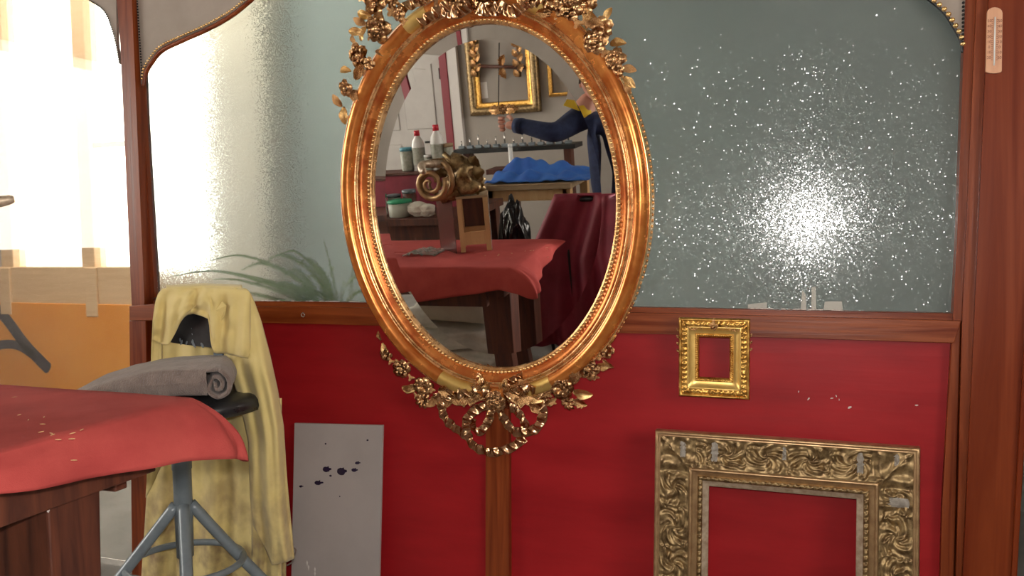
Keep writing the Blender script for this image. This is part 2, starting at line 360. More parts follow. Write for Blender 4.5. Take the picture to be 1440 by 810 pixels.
# upper board with curved edge (spandrels) and its gold beads
SY = -.016
arcL = smooth_path([Vector((x,y,0)) for x,y in [(200,118),(203,100),(212,84),(226,68),(252,55),(290,38),(322,20),(345,2),(357,-12),(378,-60),(420,-110),(500,-150)]], 6)
arcR = smooth_path([Vector((x,y,0)) for x,y in [(1356,72),(1352,52),(1342,34),(1330,16),(1312,0),(1290,-16),(1240,-60),(1170,-110),(1080,-150)]], 6)
arcLL = smooth_path([Vector((x,y,0)) for x,y in [(60,-60),(95,-20),(122,-2),(145,14),(155,34),(162,58),(168,90)]], 6)
def spandrel(arc, extra, Yf=SY):
    pts = [P(v.x, v.y, Yf) for v in arc] + [P(x,y,Yf) for x,y in extra]
    bm = poly_prism(pts, Vector((0,.012,0))); return obj('spandrel_board', bm, MT['canvas'], part)
spandrel(arcL, [(500,-230),(180,-230),(193,20),(198,118)])
spandrel(arcR, [(1080,-230),(1366,-230)])
obj('spandrel_board', poly_prism([P(x,y,SY) for x,y in [(172,-228),(1380,-228),(1395,-540),(160,-540)]], Vector((0,.012,0))), MT['canvas'], part)
spandrel(arcLL, [(164,60),(163,-60)], -.0)
def beads(arc, step, rad, off, Y, m, name='bead_molding', par=None):
    pts = [P(v.x+off[0], v.y+off[1], Y) for v in arc]; bm = bmesh.new(); acc = 0; last = pts[0]
    for a, b in zip(pts, pts[1:]):
        L_ = (b-a).length; d = 0
        while acc + (L_-d) >= step:
            d += step-acc; acc = 0; c = a.lerp(b, d/L_)
            bmesh.ops.create_icosphere(bm, subdivisions=2, radius=rad, matrix=Matrix.Translation(c))
        acc += L_-d
    o = obj(name, bm, m, par or part, True); o['kind'] = 'stuff'; return o
beads(arcL, .0105, .0042, (-1,-3), SY-.006, MT['gold'])
beads(arcR, .0155, .0062, (0,-1), SY-.004, MT['gold'])
beads([Vector((191,-30,0)), Vector((194,20,0)), Vector((200,112,0))], .009, .0028, (0,0), SY-.004, MT['iron'])
beads([Vector((1355,-30,0)), Vector((1354,60,0))], .009, .0032, (0,0), SY-.006, MT['iron'])
beads(arcLL, .008, .0028, (0,0), -.004, MT['iron'])
o = obj('curved_edge_strip', tube_bm([P(v.x+2, v.y+3.5, SY) for v in arcL], .007, 8), MT['wood_h'], part, True)
o = obj('curved_edge_strip', tube_bm([P(v.x-2, v.y+2, SY) for v in arcR], .004, 8), MT['black'], part, True)
# panes
def pane(name, x0, x1, z0, z1, m, Y=.012):
    s = thing(name, None, None, ((x0+x1)/2, Y, z0), kind='structure'); box('glass_pane', (x0,Y,z0), (x1,Y+.005,z1), m, s, 0); return s
pane('window_2', xat(204,300,.012)-.02, xat(700,500,0), .925, 2.95, MT['frosted'])
pane('window_3', xat(700,500,0)+.002, xat(1352,300,.012)+.03, .925, 2.95, MT['frosted'])
pane('window_4', -4.6, xat(196,430,.012), .02, 2.95, MT['glass'])
# things that close the partition out of view
bm = bmesh.new(); box_bm((-5.0,-.02,0), (-4.55,.04,3), 0, bm); box_bm((.62,-.02,0), (2.6,.04,3), 0, bm); box_bm((-4.6,.02,2.9), (.62,.06,3.0), 0, bm)
struct('trim_1', bm, MT['wood_v'])
# paint marks, tape residue, screw eye
def marks(name, spots, Y, m, parent, kind='stuff', r=1.0):
    bm = bmesh.new()
    for px, py, s in spots:
        c = P(px, py, Y); ang = random.uniform(0, 3.1); n = 7; a = []
        for k in range(n):
            t = 2*math.pi*k/n; e = Vector((math.cos(t)*s*r, 0, math.sin(t)*s*.4*r)); rr = random.uniform(.7,1.2)
            a.append(c + Vector((e.x*math.cos(ang)-e.z*math.sin(ang), 0, e.x*math.sin(ang)+e.z*math.cos(ang)))*rr)
        poly_prism(a, Vector((0,.0012,0)), 0, bm)
    o = obj(name, bm, m, parent)
    if kind: o['kind'] = kind
    return o
sp = [(1137,561,.005),(1170,560,.004),(1176,557,.003),(1195,573,.006),(1180,562,.003),(1123,551,.003),(1335,640,.003),(1289,570,.004)]
marks('paint_chip', sp, -.0014, MT['chip'], part)
bm = bmesh.new()
for i in range(60):
    px = random.choice([random.uniform(366,505), random.uniform(366,505), random.uniform(1052,1190), random.uniform(1052,1190)])
    py = lerp(423.2, 424.8, (px-366)/140) if px < 600 else lerp(434, 437, (px-1050)/140)
    c = P(px, py-.5, -.006); s = random.uniform(.0015,.005)
    bmesh.ops.create_icosphere(bm, subdivisions=1, radius=s, matrix=Matrix.Translation(c) @ Matrix.Diagonal((1.6,.8,.5,1)))
o = obj('putty_crumbs', bm, MT['chip'], part); o['kind'] = 'stuff'
bm = bmesh.new()
for x0, x1, y0, y1 in ((1126,1133,408,436),(1141,1147,404,437),(1158,1184,424,436),(1052,1078,428,434)):
    pts = [P(x0+random.uniform(-2,2),y0,.009), P(x1,y0+random.uniform(-3,6),.009), P(x1+1,y1,.009), P(x0,y1,.009)]
    poly_prism(pts, Vector((0,.0015,0)), 0, bm)
tm = mat('old_tape', (.40,.38,.33), .5); o = obj('tape_residue', bm, tm, part)
# screw eye
t = thing('screw_eye', 'small brass screw eye in the wooden rail left of the oval mirror', 'hook', tuple(P(426,442,-.03)))
c = P(426,443,-.042); obj('ring', tube_bm([c + Vector((math.cos(a)*.006, 0, math.sin(a)*.006)) for a in [k*math.pi/6 for k in range(13)]], .0016, 8, None, False), MT['chrome'], t, True)
obj('shank', tube_bm([P(426,440,-.042), P(426,440,-.02)], .0016, 8), MT['chrome'], t, True)

# thermometer on the right post
tx = P(1397,57,-.048)
t = thing('thermometer', 'pale wooden wall thermometer on the mahogany post at upper right', 'thermometer', tuple(P(1396,103,-.048)))
def rounded(px_pts, Y): return [P(x,y,Y) for x,y in px_pts]
out = []
for k in range(9): a = math.pi*k/8; out.append((1399+math.cos(a)*11, 18-math.sin(a)*8))
for k in range(9): a = math.pi*k/8; out.append((1398-.5-math.cos(a)*11.5, 100+math.sin(a)*3))
obj('backing_board', poly_prism(rounded(out,-.053), Vector((0,.006,0)), .001), MT['thermo'], t)
obj('glass_tube', tube_bm([P(1399.5,24,-.055), P(1398,92,-.055)], .0016, 8), MT['white_pl'], t, True)
bm = bmesh.new()
for i in range(22):
    y = 27+i*2.7; xo = 1399.4-(y-24)*.02
    for s in (-1,1):
        a = P(xo+s*2.6, y, -.0542); b = P(xo+s*4.6, y, -.0542); poly_prism([a, b, b+Vector((0,0,-.0010)), a+Vector((0,0,-.0010))], Vector((0,.0008,0)), 0, bm)
obj('scale_marks', bm, MT['ticks'], t)
def text_mesh(txt, loc, size, m, parent, name, bm=None):
    cu = bpy.data.curves.new(name, 'FONT'); cu.body = txt; cu.size = size; cu.align_x = 'CENTER'; cu.extrude = .0002
    o = bpy.data.objects.new(name, cu); C.objects.link(o)
    dg = bpy.context.evaluated_depsgraph_get(); me = bpy.data.meshes.new_from_object(o.evaluated_get(dg)); bpy.data.objects.remove(o)
    me.materials.append(m) if not me.materials else None
    b2 = bmesh.new(); b2.from_mesh(me); bmesh.ops.transform(b2, matrix=Matrix.Translation(loc) @ Matrix.Rotation(R_(90),4,'X'), verts=b2.verts)
    me2 = bpy.data.meshes.new(name); b2.to_mesh(me2); b2.free(); me2.materials.append(m); return link(name, me2, parent)
for i, tx_ in enumerate(('50','40','30','20','10','0','10','20')):
    y = 31+i*7.4
    for s in (-1,1): text_mesh(tx_, P(1399-i*.15+s*7.4, y, -.0545), .0085, MT['ticks'], t, 'scale_number')

# ================================================================== THE OVAL MIRROR (built in its own plane, x right, y up, z towards the room)
mir = thing('oval_mirror', 'large oval gilded mirror with carved flower garlands and ribbon bow hanging on the partition', 'mirror', mw=MM)
LOCAL.add(mir.name)
EC = Vector((-.019, -.012, 0)); EA, EB = .352, .463
def ell(th, s, h):
    n = Vector((EB*math.cos(th), EA*math.sin(th), 0)).normalized()
    return EC + Vector((EA*math.cos(th), EB*math.sin(th), 0)) + n*s + Vector((0,0,h))
def sweep(name, prof, m, n=160, par=mir, a0=0, a1=2*math.pi, wob=0):
    full = abs(a1-a0-2*math.pi) < 1e-6
    def fn(i, j):
        th = a0 + (a1-a0)*i/(n if full else n-1); s, h = prof[j]
        k = wob*ns(math.cos(th)*9, math.sin(th)*9, s*60) if wob else 0
        return ell(th, s, h+k)
    return obj(name, grid_bm(n, len(prof), fn, full), m, par, True)
def arcprof(s0, s1, h0, hm, h1, n=10, p=1.0):
    out = []
    for k in range(n+1):
        t = k/n; base = h0+(h1-h0)*t; out.append((s0+(s1-s0)*(1-math.cos(math.pi*t))/2, base + (hm-(h0+h1)/2)*math.sin(math.pi*t)**p))
    return out
# looking glass with its bevelled border
BW = .040
bm = bmesh.new(); n = 160
ri = [bm.verts.new(ell(2*math.pi*i/n, -BW, 0)) for i in range(n)]; bm.faces.new(ri)
obj('looking_glass', bm, MT['mirror'], mir)
bm = bmesh.new()
ri = [bm.verts.new(ell(2*math.pi*i/n, -BW, 0)) for i in range(n)]; ro = [bm.verts.new(ell(2*math.pi*i/n, .006, -.0026)) for i in range(n)]
for i in range(n): bm.faces.new((ri[i], ri[(i+1)%n], ro[(i+1)%n], ro[i]))
obj('bevelled_edge', bm, MT['mirror'], mir, True)
sweep('rabbet', [(-.001,-.004),(-.001,.007),(.004,.009),(.012,.009)], MT['gold_old'])
sweep('cove_molding', [(.011,.008),(.014,.011),(.018,.0165),(.023,.021),(.029,.024),(.033,.0245)], MT['bole_dark'], wob=.0002)
sweep('fillet_molding', [(.0325,.024),(.034,.0275),(.037,.0285),(.039,.0265),(.040,.023),(.043,.0225),(.044,.0245),(.046,.025),(.047,.023)], MT['gold_old'])
sweep('outer_roll', arcprof(.0465, .086, .023, .047, .022, 14, .8), MT['bole'], wob=.0003)
sweep('edge_fillet', [(.0855,.022),(.0865,.0255),(.089,.0262),(.0905,.0245),(.091,.020),(.0905,.004),(.0915,-.004),(.0905,-.012),(.0915,-.030)], MT['gold'])
sweep('backing', [(.0915,-.030),(.06,-.034),(.006,-.034),(.006,-.004)], MT['bole_dark'])
# beads round the glass and the little rope on the outer side
bm = bmesh.new(); per = []; N_ = 2000; acc = 0; step = .0098; last = ell(0,.008,.011)
for i in range(1, N_+1):
    p = ell(2*math.pi*i/N_, .008, .0112); acc += (p-last).length; last = p
    if acc >= .0112: acc = 0; bmesh.ops.create_icosphere(bm, subdivisions=2, radius=.0040, matrix=Matrix.Translation(p))
o = obj('bead_ring', bm, MT['gold'], mir, True); o['kind'] = 'stuff'
bm = bmesh.new(); acc = 0; last = ell(0,.092,-.008)
for i in range(1, N_+1):
    p = ell(2*math.pi*i/N_, .0925, -.008); acc += (p-last).length; last = p
    if acc >= .0135:
        acc = 0; tg = (ell(2*math.pi*(i+4)/N_, .0925, -.008)-p).normalized(); q = tg.to_track_quat('X','Z').to_matrix().to_4x4()
        bmesh.ops.create_icosphere(bm, subdivisions=2, radius=.0040, matrix=Matrix.Translation(p) @ q @ Matrix.Diagonal((1.25,.45,.6,1)))
o = obj('rope_molding', bm, MT['gold_old'], mir, True); o['kind'] = 'stuff'

# ---- carved ornament pieces (meshes shared by the copies)
def petal(bm, r, wd, cup, a, z0=0, curl=0, n=7, m=7, notch=0, start=.12):
    def fn(i, j):
        u = i/(n-1); v = (j/(m-1))*2-1
        wid = wd*math.sin(math.pi*(.12+.80*u))**.7
        rr = r*(start + (1-start)*u) - notch*r*max(0,(u-.7))*(1-abs(v))*1.0
        x = rr; y = wid*v; z = z0 + cup*u + .30*r*math.sin(math.pi*min(1,u*1.02))*(1-.75*v*v) - curl*max(0,u-.6)**2*5*r - .035*r*math.cos(v*8)*u
        return Vector((x*math.cos(a)-y*math.sin(a), x*math.sin(a)+y*math.cos(a), z))
    g = grid_bm(n, m, fn, False, bm)
def thick(bm, t):
    bmesh.ops.recalc_face_normals(bm, faces=bm.faces); return bm
def finish(bm, name, m, t=.0022):
    # give the petals real thickness
    geo = bmesh.ops.solidify(bm, geom=bm.faces[:], thickness=t)
    bmesh.ops.recalc_face_normals(bm, faces=bm.faces)
    me = bpy.data.meshes.new(name); bm.to_mesh(me); bm.free(); me.materials.append(m)
    for p in me.polygons: p.use_smooth = True
    return me
def ball(bm, c, r, sc=(1,1,1)): bmesh.ops.create_icosphere(bm, subdivisions=2, radius=r, matrix=Matrix.Translation(c) @ Matrix.Diagonal((*sc,1)))
def flower_mesh(np_, m, cup, wide=.5, two=False):
    bm = bmesh.new()
    for k in range(np_): petal(bm, 1, wide, cup, 2*math.pi*k/np_+.1*ns(k,3), .05, .12, notch=.25)
    if two:
        for k in range(np_): petal(bm, .62, wide*.6, cup*1.5, 2*math.pi*(k+.5)/np_, .14, .05)
    bmesh.ops.solidify(bm, geom=bm.faces[:], thickness=.05)
    ball(bm, (0,0,.22), .2, (1,1,.8))
    for k in range(6): ball(bm, (math.cos(k)*.17, math.sin(k)*.17, .3), .07)
    bmesh.ops.recalc_face_normals(bm, faces=bm.faces)
    me = bpy.data.meshes.new('flower'); bm.to_mesh(me); bm.free(); me.materials.append(m)
    for p in me.polygons: p.use_smooth = True
    return me
def rose_mesh(m):
    bm = bmesh.new()
    for ring, (r, cup, z, n_, wd) in enumerate(((1,.25,0,6,.52),(.76,.42,.12,5,.44),(.52,.45,.25,5,.32),(.32,.35,.40,4,.22))):
        for k in range(n_): petal(bm, r, wd, cup, 2*math.pi*(k+.37*ring)/n_, z, .10)
    bmesh.ops.solidify(bm, geom=bm.faces[:], thickness=.05)
    ball(bm, (0,0,.5), .17, (1,1,1.3))
    bmesh.ops.recalc_face_normals(bm, faces=bm.faces)
    me = bpy.data.meshes.new('rose'); bm.to_mesh(me); bm.free(); me.materials.append(m)
    for p in me.polygons: p.use_smooth = True
    return me
def leaf_mesh(m, wide=.26, lobes=0.0):
    bm = bmesh.new(); n, k = 12, 7
    def fn(i, j):
        u = i/(n-1); v = (j/(k-1))*2-1
        wd = wide*(math.sin(math.pi*min(1,u*.93+.05))**.8)*(1+lobes*math.cos(u*26))
        return Vector((u*1.0, wd*v, .16*math.sin(u*3.0)+.5*abs(v)*wd*.9 - .05*math.cos(v*9+u*14)*(1-u)))
    grid_bm(n, k, fn, False, bm); bmesh.ops.solidify(bm, geom=bm.faces[:], thickness=.05); bmesh.ops.recalc_face_normals(bm, faces=bm.faces)
    me = bpy.data.meshes.new('leaf'); bm.to_mesh(me); bm.free(); me.materials.append(m)
    for p in me.polygons: p.use_smooth = True
    return me
def bud_mesh(m):
    bm = bmesh.new(); ball(bm, (0,0,.1), .42, (1.3,1,.8))
    for k in range(3): petal(bm, 1, .3, .2, k*2.1, .05, .1)
    bmesh.ops.recalc_face_normals(bm, faces=bm.faces)
    me = bpy.data.meshes.new('bud'); bm.to_mesh(me); bm.free(); me.materials.append(m)
    for p in me.polygons: p.use_smooth = True
    return me
G_, GO = MT['gold'], MT['gold_old']
GF = mat('flower_gilding', (.42,.19,.07), .22, .82, (.92,.60,.30), (18,18,18), rvar=.05, bump=.0006, bscale=(60,60,60), coords='Generated')
for k_ in GF.node_tree.nodes:
    if k_.type == 'MAPPING': k_.inputs['Scale'].default_value = (5,5,5) if abs(k_.inputs['Scale'].default_value[0]-18) < 1 else (16,16,16)
OM = {'f': ('flower', flower_mesh(5, GF, .10, .44)), 'F': ('flower', flower_mesh(5, GF, .16, .46, True)), 'd': ('flower', flower_mesh(9, GF, .05, .22)),
      'r': ('rose', rose_mesh(GF)), 'l': ('leaf', leaf_mesh(GO)), 'L': ('leaf', leaf_mesh(G_)), 'a': ('leaf', leaf_mesh(GO, .30, .25)), 'b': ('bud', bud_mesh(GO))}
PXM = .00203
def orn(kind, x, y, rpx, ang=0, h=.03, tilt=(0,0)):
    nm, me = OM[kind]; p = ML(x, y, h); r = rpx*PXM
    M = Matrix.Translation(p) @ Matrix.Rotation(R_(tilt[0]),4,'X') @ Matrix.Rotation(R_(tilt[1]),4,'Y') @ Matrix.Rotation(R_(ang),4,'Z') @ Matrix.Scale(r,4)
    return link(nm, me, mir, M)
rnd = random.Random(5)
# left garland, from its tip upwards (angles: 0 right, 90 up)
for a in [('L',484,150,24,-95),('l',481,150,20,120),('b',486,165,7,0),('f',487,124,13,10),('l',497,126,22,-70),('L',494,100,20,170),('l',500,112,26,50),
          ('F',506,78,18,30),('l',500,62,16,110),('L',508,58,22,60),('f',520,90,10,0),('L',512,46,22,170),('l',516,34,20,150),('F',534,40,21,0),('b',522,50,8,0),('l',540,62,20,-60),
          ('L',524,24,24,160),('f',528,6,17,0),('l',545,22,18,20),('b',552,14,9,40),('f',562,20,11,0),('l',536,-8,26,60),('F',515,-10,15,0),('b',570,30,7,0),('d',552,-2,14,0),
          ('l',490,136,16,30),('b',513,100,7,0),('l',528,72,18,-20)]: orn(*a[:5], h=.032+rnd.uniform(-.004,.012), tilt=(rnd.uniform(-18,18), rnd.uniform(-18,18)))
# right garland
for a in [('L',877,108,20,-45),('l',872,96,20,-10),('F',866,84,15,0),('L',858,62,22,-8),('f',870,98,9,0),('f',848,38,14,20),('L',850,30,18,60),('F',838,58,17,0),('l',835,40,22,120),
          ('L',818,14,24,-30),('f',822,6,16,0),('l',828,30,20,-20),('F',800,12,20,0),('d',790,28,12,0),('l',778,20,22,170),('L',822,-6,24,20),('r',806,-8,18,0),('b',812,32,8,0),('b',850,74,8,0),
          ('l',862,70,20,-80),('l',880,112,18,-80),('f',783,2,15,0)]: orn(*a[:5], h=.032+rnd.uniform(-.004,.012), tilt=(rnd.uniform(-18,18), rnd.uniform(-18,18)))
# crest above the frame (runs out of the picture)
for a in [('a',690,-10,50,90),('a',660,-6,46,140),('a',720,-6,46,40),('F',640,-4,18,0),('F',745,-8,18,0),('r',690,-30,30,0),('l',610,-8,30,160),('l',768,-6,30,20),('d',590,-10,16,0),('d',770,-20,16,0)]:
    orn(*a[:5], h=.045, tilt=(0,0))
# bottom garlands
for a in [('l',536,478,14,100),('L',538,482,20,-70),('f',543,499,10,0),('b',550,508,6,0),('l',556,505,16,-40),('F',565,518,14,0),('b',572,512,6,30),('b',578,531,6,0),('l',584,541,20,-160),('L',585,548,22,172),
          ('r',596,542,15,0),('d',595,563,13,0),('l',606,558,18,-30),('b',608,548,6,0),('b',586,556,6,0),('l',612,570,20,165),('L',634,560,26,200),('l',620,566,26,15),
          ('l',860,474,14,80),('L',858,482,16,60),('f',853,493,11,0),('b',845,500,8,0),('l',848,505,18,-30),('F',829,519,15,0),('L',838,515,22,12),('b',838,530,6,0),('b',818,525,7,0),('l',815,532,18,200),
          ('r',790,543,18,10),('L',806,550,27,-8),('a',804,536,22,60),('d',799,566,12,0),('a',806,562,20,-20),('l',782,560,18,-150),('b',770,556,8,0),('b',776,566,7,0),('l',768,560,20,170),('b',800,527,7,0)]:
    orn(*a[:5], h=.016+rnd.uniform(0,.012), tilt=(rnd.uniform(-15,15), rnd.uniform(-15,15)))
# acanthus sprigs flanking the bow
for a in [('a',690,556,34,158),('a',676,560,40,170),('l',668,552,30,200),('L',690,552,22,115),('L',680,546,20,95),('a',706,556,34,22),('a',716,558,40,8),('L',706,552,22,70),('l',735,544,14,100),('L',740,556,26,-10),('l',655,568,26,150),('l',744,566,24,-30),
          ('a',640,548,26,185),('a',752,548,24,-5)]:
    orn(*a[:5], h=.034, tilt=(0,0))
orn('F', 697, 563, 15, 0, .046); orn('d', 697, 562, 9, 0, .052)
# ribbons
def ribbon(name, pts, wd, m=GO, crimp=.0036, f=2.3, h=.03, taper=False):
    wd *= 1.22; f = min(f, 2.3); crimp = min(crimp, .005)
    c = smooth_path([ML(x,y,hh+h) for x,y,hh in pts], 14); n = len(c); 
    Ls = [0]
    for i in range(1,n): Ls.append(Ls[-1]+(c[i]-c[i-1]).length)
    k = 7
    def fn(i, j):
        t = (c[min(i+1,n-1)]-c[max(i-1,0)]).normalized(); q = Vector((-t.y, t.x, 0)).normalized()
        v = (j/(k-1))*2-1; wv = wd*(1+.10*math.sin(Ls[i]*130+1)) * (min(1, .35+Ls[i]/.03, .35+(Ls[-1]-Ls[i])/.03) if taper else 1)
        ph = Ls[i]*f*100
        z = crimp*math.sin(ph + 1.1*v) + .0035*(1-v*v) + crimp*.4*math.sin(ph*.37)
        return c[i] + q*(wv*v) + Vector((0,0,z)) + t*(.0016*math.cos(ph+2*v))
    bm = grid_bm(n, k, fn); bmesh.ops.solidify(bm, geom=bm.faces[:], thickness=.0028)
    return obj(name, bm, m, mir, True)
RB = mat('silvery_gilding', (.60,.33,.15), .20, 1, (.88,.62,.38), (30,30,30), rvar=.05, bump=.001, bscale=(50,50,50))
ribbon('ribbon', [(614,552,0),(620,570,.0),(624,585,.004),(634,597,.006),(645,606,.0),(656,612,-.006)], .0105, RB)
ribbon('ribbon', [(694,568,.0),(678,572,.01),(664,580,.016),(656,592,.012),(656,605,.004),(660,618,.004),(670,630,.008),(690,636,.01),(710,633,.010),(726,625,.006),(737,615,-.002)], .0105, RB)
ribbon('ribbon', [(694,566,.006),(690,583,.010),(683,598,.008),(674,607,.000),(664,600,-.006),(664,588,-.004)], .0095, RB)
ribbon('ribbon', [(701,568,.010),(706,584,.016),(714,598,.012),(726,607,.008),(742,608,.008),(756,600,.012),(763,585,.016),(763,572,.010),(755,560,.0)], .0105, RB)
ribbon('ribbon', [(703,566,.0),(718,572,.004),(730,582,.008),(738,596,.004),(735,606,-.004)], .0095, RB)
ribbon('ribbon', [(696,560,.01),(680,552,.016),(662,550,.014),(648,556,.018),(638,550,.014),(628,558,.010),(618,566,.004)], .0115, RB, .007, 2.6)
ribbon('ribbon', [(700,560,.01),(716,556,.018),(732,548,.018),(748,548,.018),(760,556,.010),(764,566,.006)], .0115, RB, .007, 2.6)
ribbon('ribbon', [(670,527,.0),(676,534,.01),(684,545,.008),(694,556,.004)], .008, RB, .005, 3)
ribbon('ribbon', [(736,528,.0),(722,534,.01),(708,544,.008),(700,556,.004)], .008, RB, .005, 3)
# ribbons lying across the crest
ribbon('ribbon', [(590,34,.012),(606,22,.02),(622,12,.022),(640,4,.02),(660,0,.018),(690,2,.02)], .012, RB, .006, 2.4)
ribbon('ribbon', [(610,6,.01),(628,14,.024),(640,18,.024),(652,14,.022),(664,4,.02),(676,12,.022),(686,15,.02),(700,12,.02)], .013, RB, .007, 2.2)
ribbon('ribbon', [(700,6,.02),(716,16,.024),(730,12,.022),(748,0,.02),(764,8,.018),(778,16,.01)], .012, RB, .006, 2.4)
ribbon('ribbon', [(560,20,.004),(572,8,.014),(590,2,.018),(604,-6,.01)], .011, RB, .006, 2.6)
# matte gilt bands on the roll
def band_at(x0, y0, x1, y1):
    def th(x, y):
        p = ML(x,y,.03)-EC; return math.atan2(p.y/(EB+.065), p.x/(EA+.065))
    a, b = th(x0,y0), th(x1,y1)
    if b < a: a, b = b, a
    if b-a > math.pi: a, b = b, a+2*math.pi
    sweep('gilt_band', [(s, h+.0012) for s,h in arcprof(.0460, .0868, .023, .047, .022, 12, .8)], MT['gold_matte'], 24, mir, a, b)
band_at(622,532,668,545); band_at(738,545,770,530); band_at(575,38,606,22); band_at(735,8,762,18)
# hanging wire behind, up to the top of the partition
o = obj('hanging_wire', tube_bm([MM.inverted() @ (P(640,20,-.15)), MM.inverted() @ Vector((-.88,-.03,2.6))], .0015, 6), MT['iron'], mir)

# ================================================================== PICTURE FRAMES
def rect_ring(name, Wd, Ht, prof, m, parent, nu=24, rel=None, smooth=True, mats=None):
    bm = bmesh.new(); cs = [(0,0),(Wd,0),(Wd,Ht),(0,Ht)]
    for k in range(4):
        a, b = cs[k], cs[(k+1)%4]; L_ = math.hypot(b[0]-a[0], b[1]-a[1]); dx, dy = (b[0]-a[0])/L_, (b[1]-a[1])/L_; nx, ny = -dy, dx
        n = max(2, int(nu*L_/Wd))
        def fn(i, j):
            s, h = prof[j]; t = i/(n-1); al = s + (L_-2*s)*t
            hh = h + (rel(al, s, L_, k) if rel else 0)
            return Vector((a[0]+dx*al+nx*s, a[1]+dy*al+ny*s, hh))
        grid_bm(n, len(prof), fn, False, bm)
    bmesh.ops.remove_doubles(bm, verts=bm.verts, dist=1e-5)
    return obj(name, bm, m, parent, smooth)
def frame_matrix(bl, xdir, lean):                        # x along the wall, y up (leaning), z towards the room
    x = Vector((math.cos(xdir),0,math.sin(xdir))); n = Vector((0,-math.cos(lean),math.sin(lean))); n = (n - x*n.dot(x)).normalized(); y = n.cross(x)
    return Matrix(((x.x,y.x,n.x,bl.x),(x.y,y.y,n.y,bl.y),(x.z,y.z,n.z,bl.z),(0,0,0,1)))
def ramp01(x, a, b): return max(0, min(1, (x-a)/(b-a)))
# large worn frame leaning against the right red panel
TL, TR = P(930,603,-.062), P(1300,628,-.062)
Wd = (TR-TL).length; Ht = .655; lean = R_(5)
zt = TL.z; bl = Vector((TL.x-.012, -.062-Ht*math.sin(lean), zt-Ht*math.cos(lean)))
if True:
    Mx = frame_matrix(bl, math.asin(max(-.05,min(.05,(TR.z-TL.z)/Wd))), lean)
fr = thing('picture_frame', 'large empty worn bronze-gilt picture frame leaning on the right red panel', 'picture frame', mw=Mx); LOCAL.add(fr.name)
b0, b1 = .014, .088
def relief(al, s, L_, k):
    if not (b0 < s < b1): return 0
    v = (s-b0)/(b1-b0); ed = min(ramp01(v,0,.12), ramp01(1-v,0,.12))
    cell = .098; cc = math.floor(al/cell); u = (al/cell-cc-.5); flip = 1 if cc % 2 else -1
    x, y = u*2, (v-.5)*2*flip; r = math.hypot(x, y*.9)+1e-4; ph = math.atan2(y, x)
    spir = math.sin(3*ph + 9*r); vein = math.sin(ph*9 + 14*r + 3*ns(al*30, s*30, k)); x2, y2 = abs(x)-1, y+.5; r2 = math.hypot(x2,y2)+1e-4
    lo = math.cos(5*math.atan2(y2,x2)+6*r2)
    hh = .0048*max(-.3, spir)*math.exp(-.6*r*r) + .0022*vein*math.exp(-1.0*(r-.6)**2) + .0035*lo*math.exp(-2.2*r2*r2) + .0035*ns(al*55+k*9, s*55, 2)
    if min(al, L_-al) < .105: hh = .007*math.exp(-((min(al,L_-al)-s)/.012)**2) + .003*math.sin(min(al,L_-al)*170) + .003*ns(al*60,s*60,5)
    return ed*hh
H0 = .030
rect_ring('outer_edge', Wd, Ht, [(0,-.004),(.0,H0-.006),(.002,H0),(.0065,H0+.0025),(.0085,H0),(.011,H0-.001),(.013,H0+.001),(.0145,H0-.002)], MT['gold_brush'], fr, 30)
prof = [(b0+(b1-b0)*j/30, H0-.002 + (.002 if j > 25 else 0) - .006*math.sin(math.pi*j/30)) for j in range(31)]
rect_ring('carved_band', Wd, Ht, prof, MT['gold_dirty'], fr, 250, relief)
rect_ring('inner_molding', Wd, Ht, [(.088,H0-.002),(.090,H0+.004),(.094,H0+.006),(.0965,H0+.003),(.097,H0-.002),(.100,H0-.003),(.103,H0-.006),(.109,H0-.0095)], MT['gold_brush'], fr, 40)
def rel2(al, s, L_, k):
    if not (.110 < s < .121): return 0
    return .0022*math.sin((al+.35*s*(1 if k%2 else -1))*420)*math.sin((s-.110)/.011*math.pi) + .0012*ns(al*200,s*200,k)
rect_ring('leaf_molding', Wd, Ht, [(.109,H0-.0095),(.110,H0-.008),(.112,H0-.006),(.114,H0-.005),(.116,H0-.005),(.118,H0-.006),(.120,H0-.008),(.1215,H0-.011)], MT['gold_dirty'], fr, 300, rel2)
rect_ring('inner_liner', Wd, Ht, [(.1215,H0-.011),(.124,H0-.013),(.134,H0-.0195),(.136,H0-.021),(.136,.004)], MT['silver'], fr, 20)
rect_ring('back_board', Wd, Ht, [(0,-.004),(.02,-.006),(.13,-.002),(.136,.004)], MT['bench'], fr, 8)
# gesso repairs showing on the carved band
def gesso(px, py, w_, h_):
    q = ray(px,py); o_ = Mx @ Vector((0,0,H0)); nn = Mx.to_3x3() @ Vector((0,0,1)); t = (o_-CAM).dot(nn)/q.dot(nn); p = Mx.inverted() @ (CAM+q*t)
    def gp(i, j):
        x = p.x+(i/8-.5)*w_*(1+.7*ns(j*.7,px)); y = p.y+(j/15-.5)*h_*(1+.3*ns(i*.9,px)); top = (Ht-y) < (Wd-x) and (Ht-y) < x
        al, s_ = (Wd-x, Ht-y) if top else (y, Wd-x); ed = math.sin(math.pi*min(1,max(0,i/8)))*math.sin(math.pi*j/15)
        return Vector((x, y, H0-.002+(relief(al, s_, Wd if top else Ht, 2 if top else 1) if b0 < s_ < b1 else 0)*.6+.0045*ed-.0035))
    bm = grid_bm(9, 16, gp)
    bmesh.ops.solidify(bm, geom=bm.faces[:], thickness=.003); obj('gesso_repair', bm, MT['gesso'], fr, True)
gesso(1005,632,.016,.062); gesso(1103,636,.009,.04); gesso(1210,648,.014,.060); gesso(1268,708,.052,.022); gesso(960,632,.014,.040); gesso(1262,645,.012,.035)

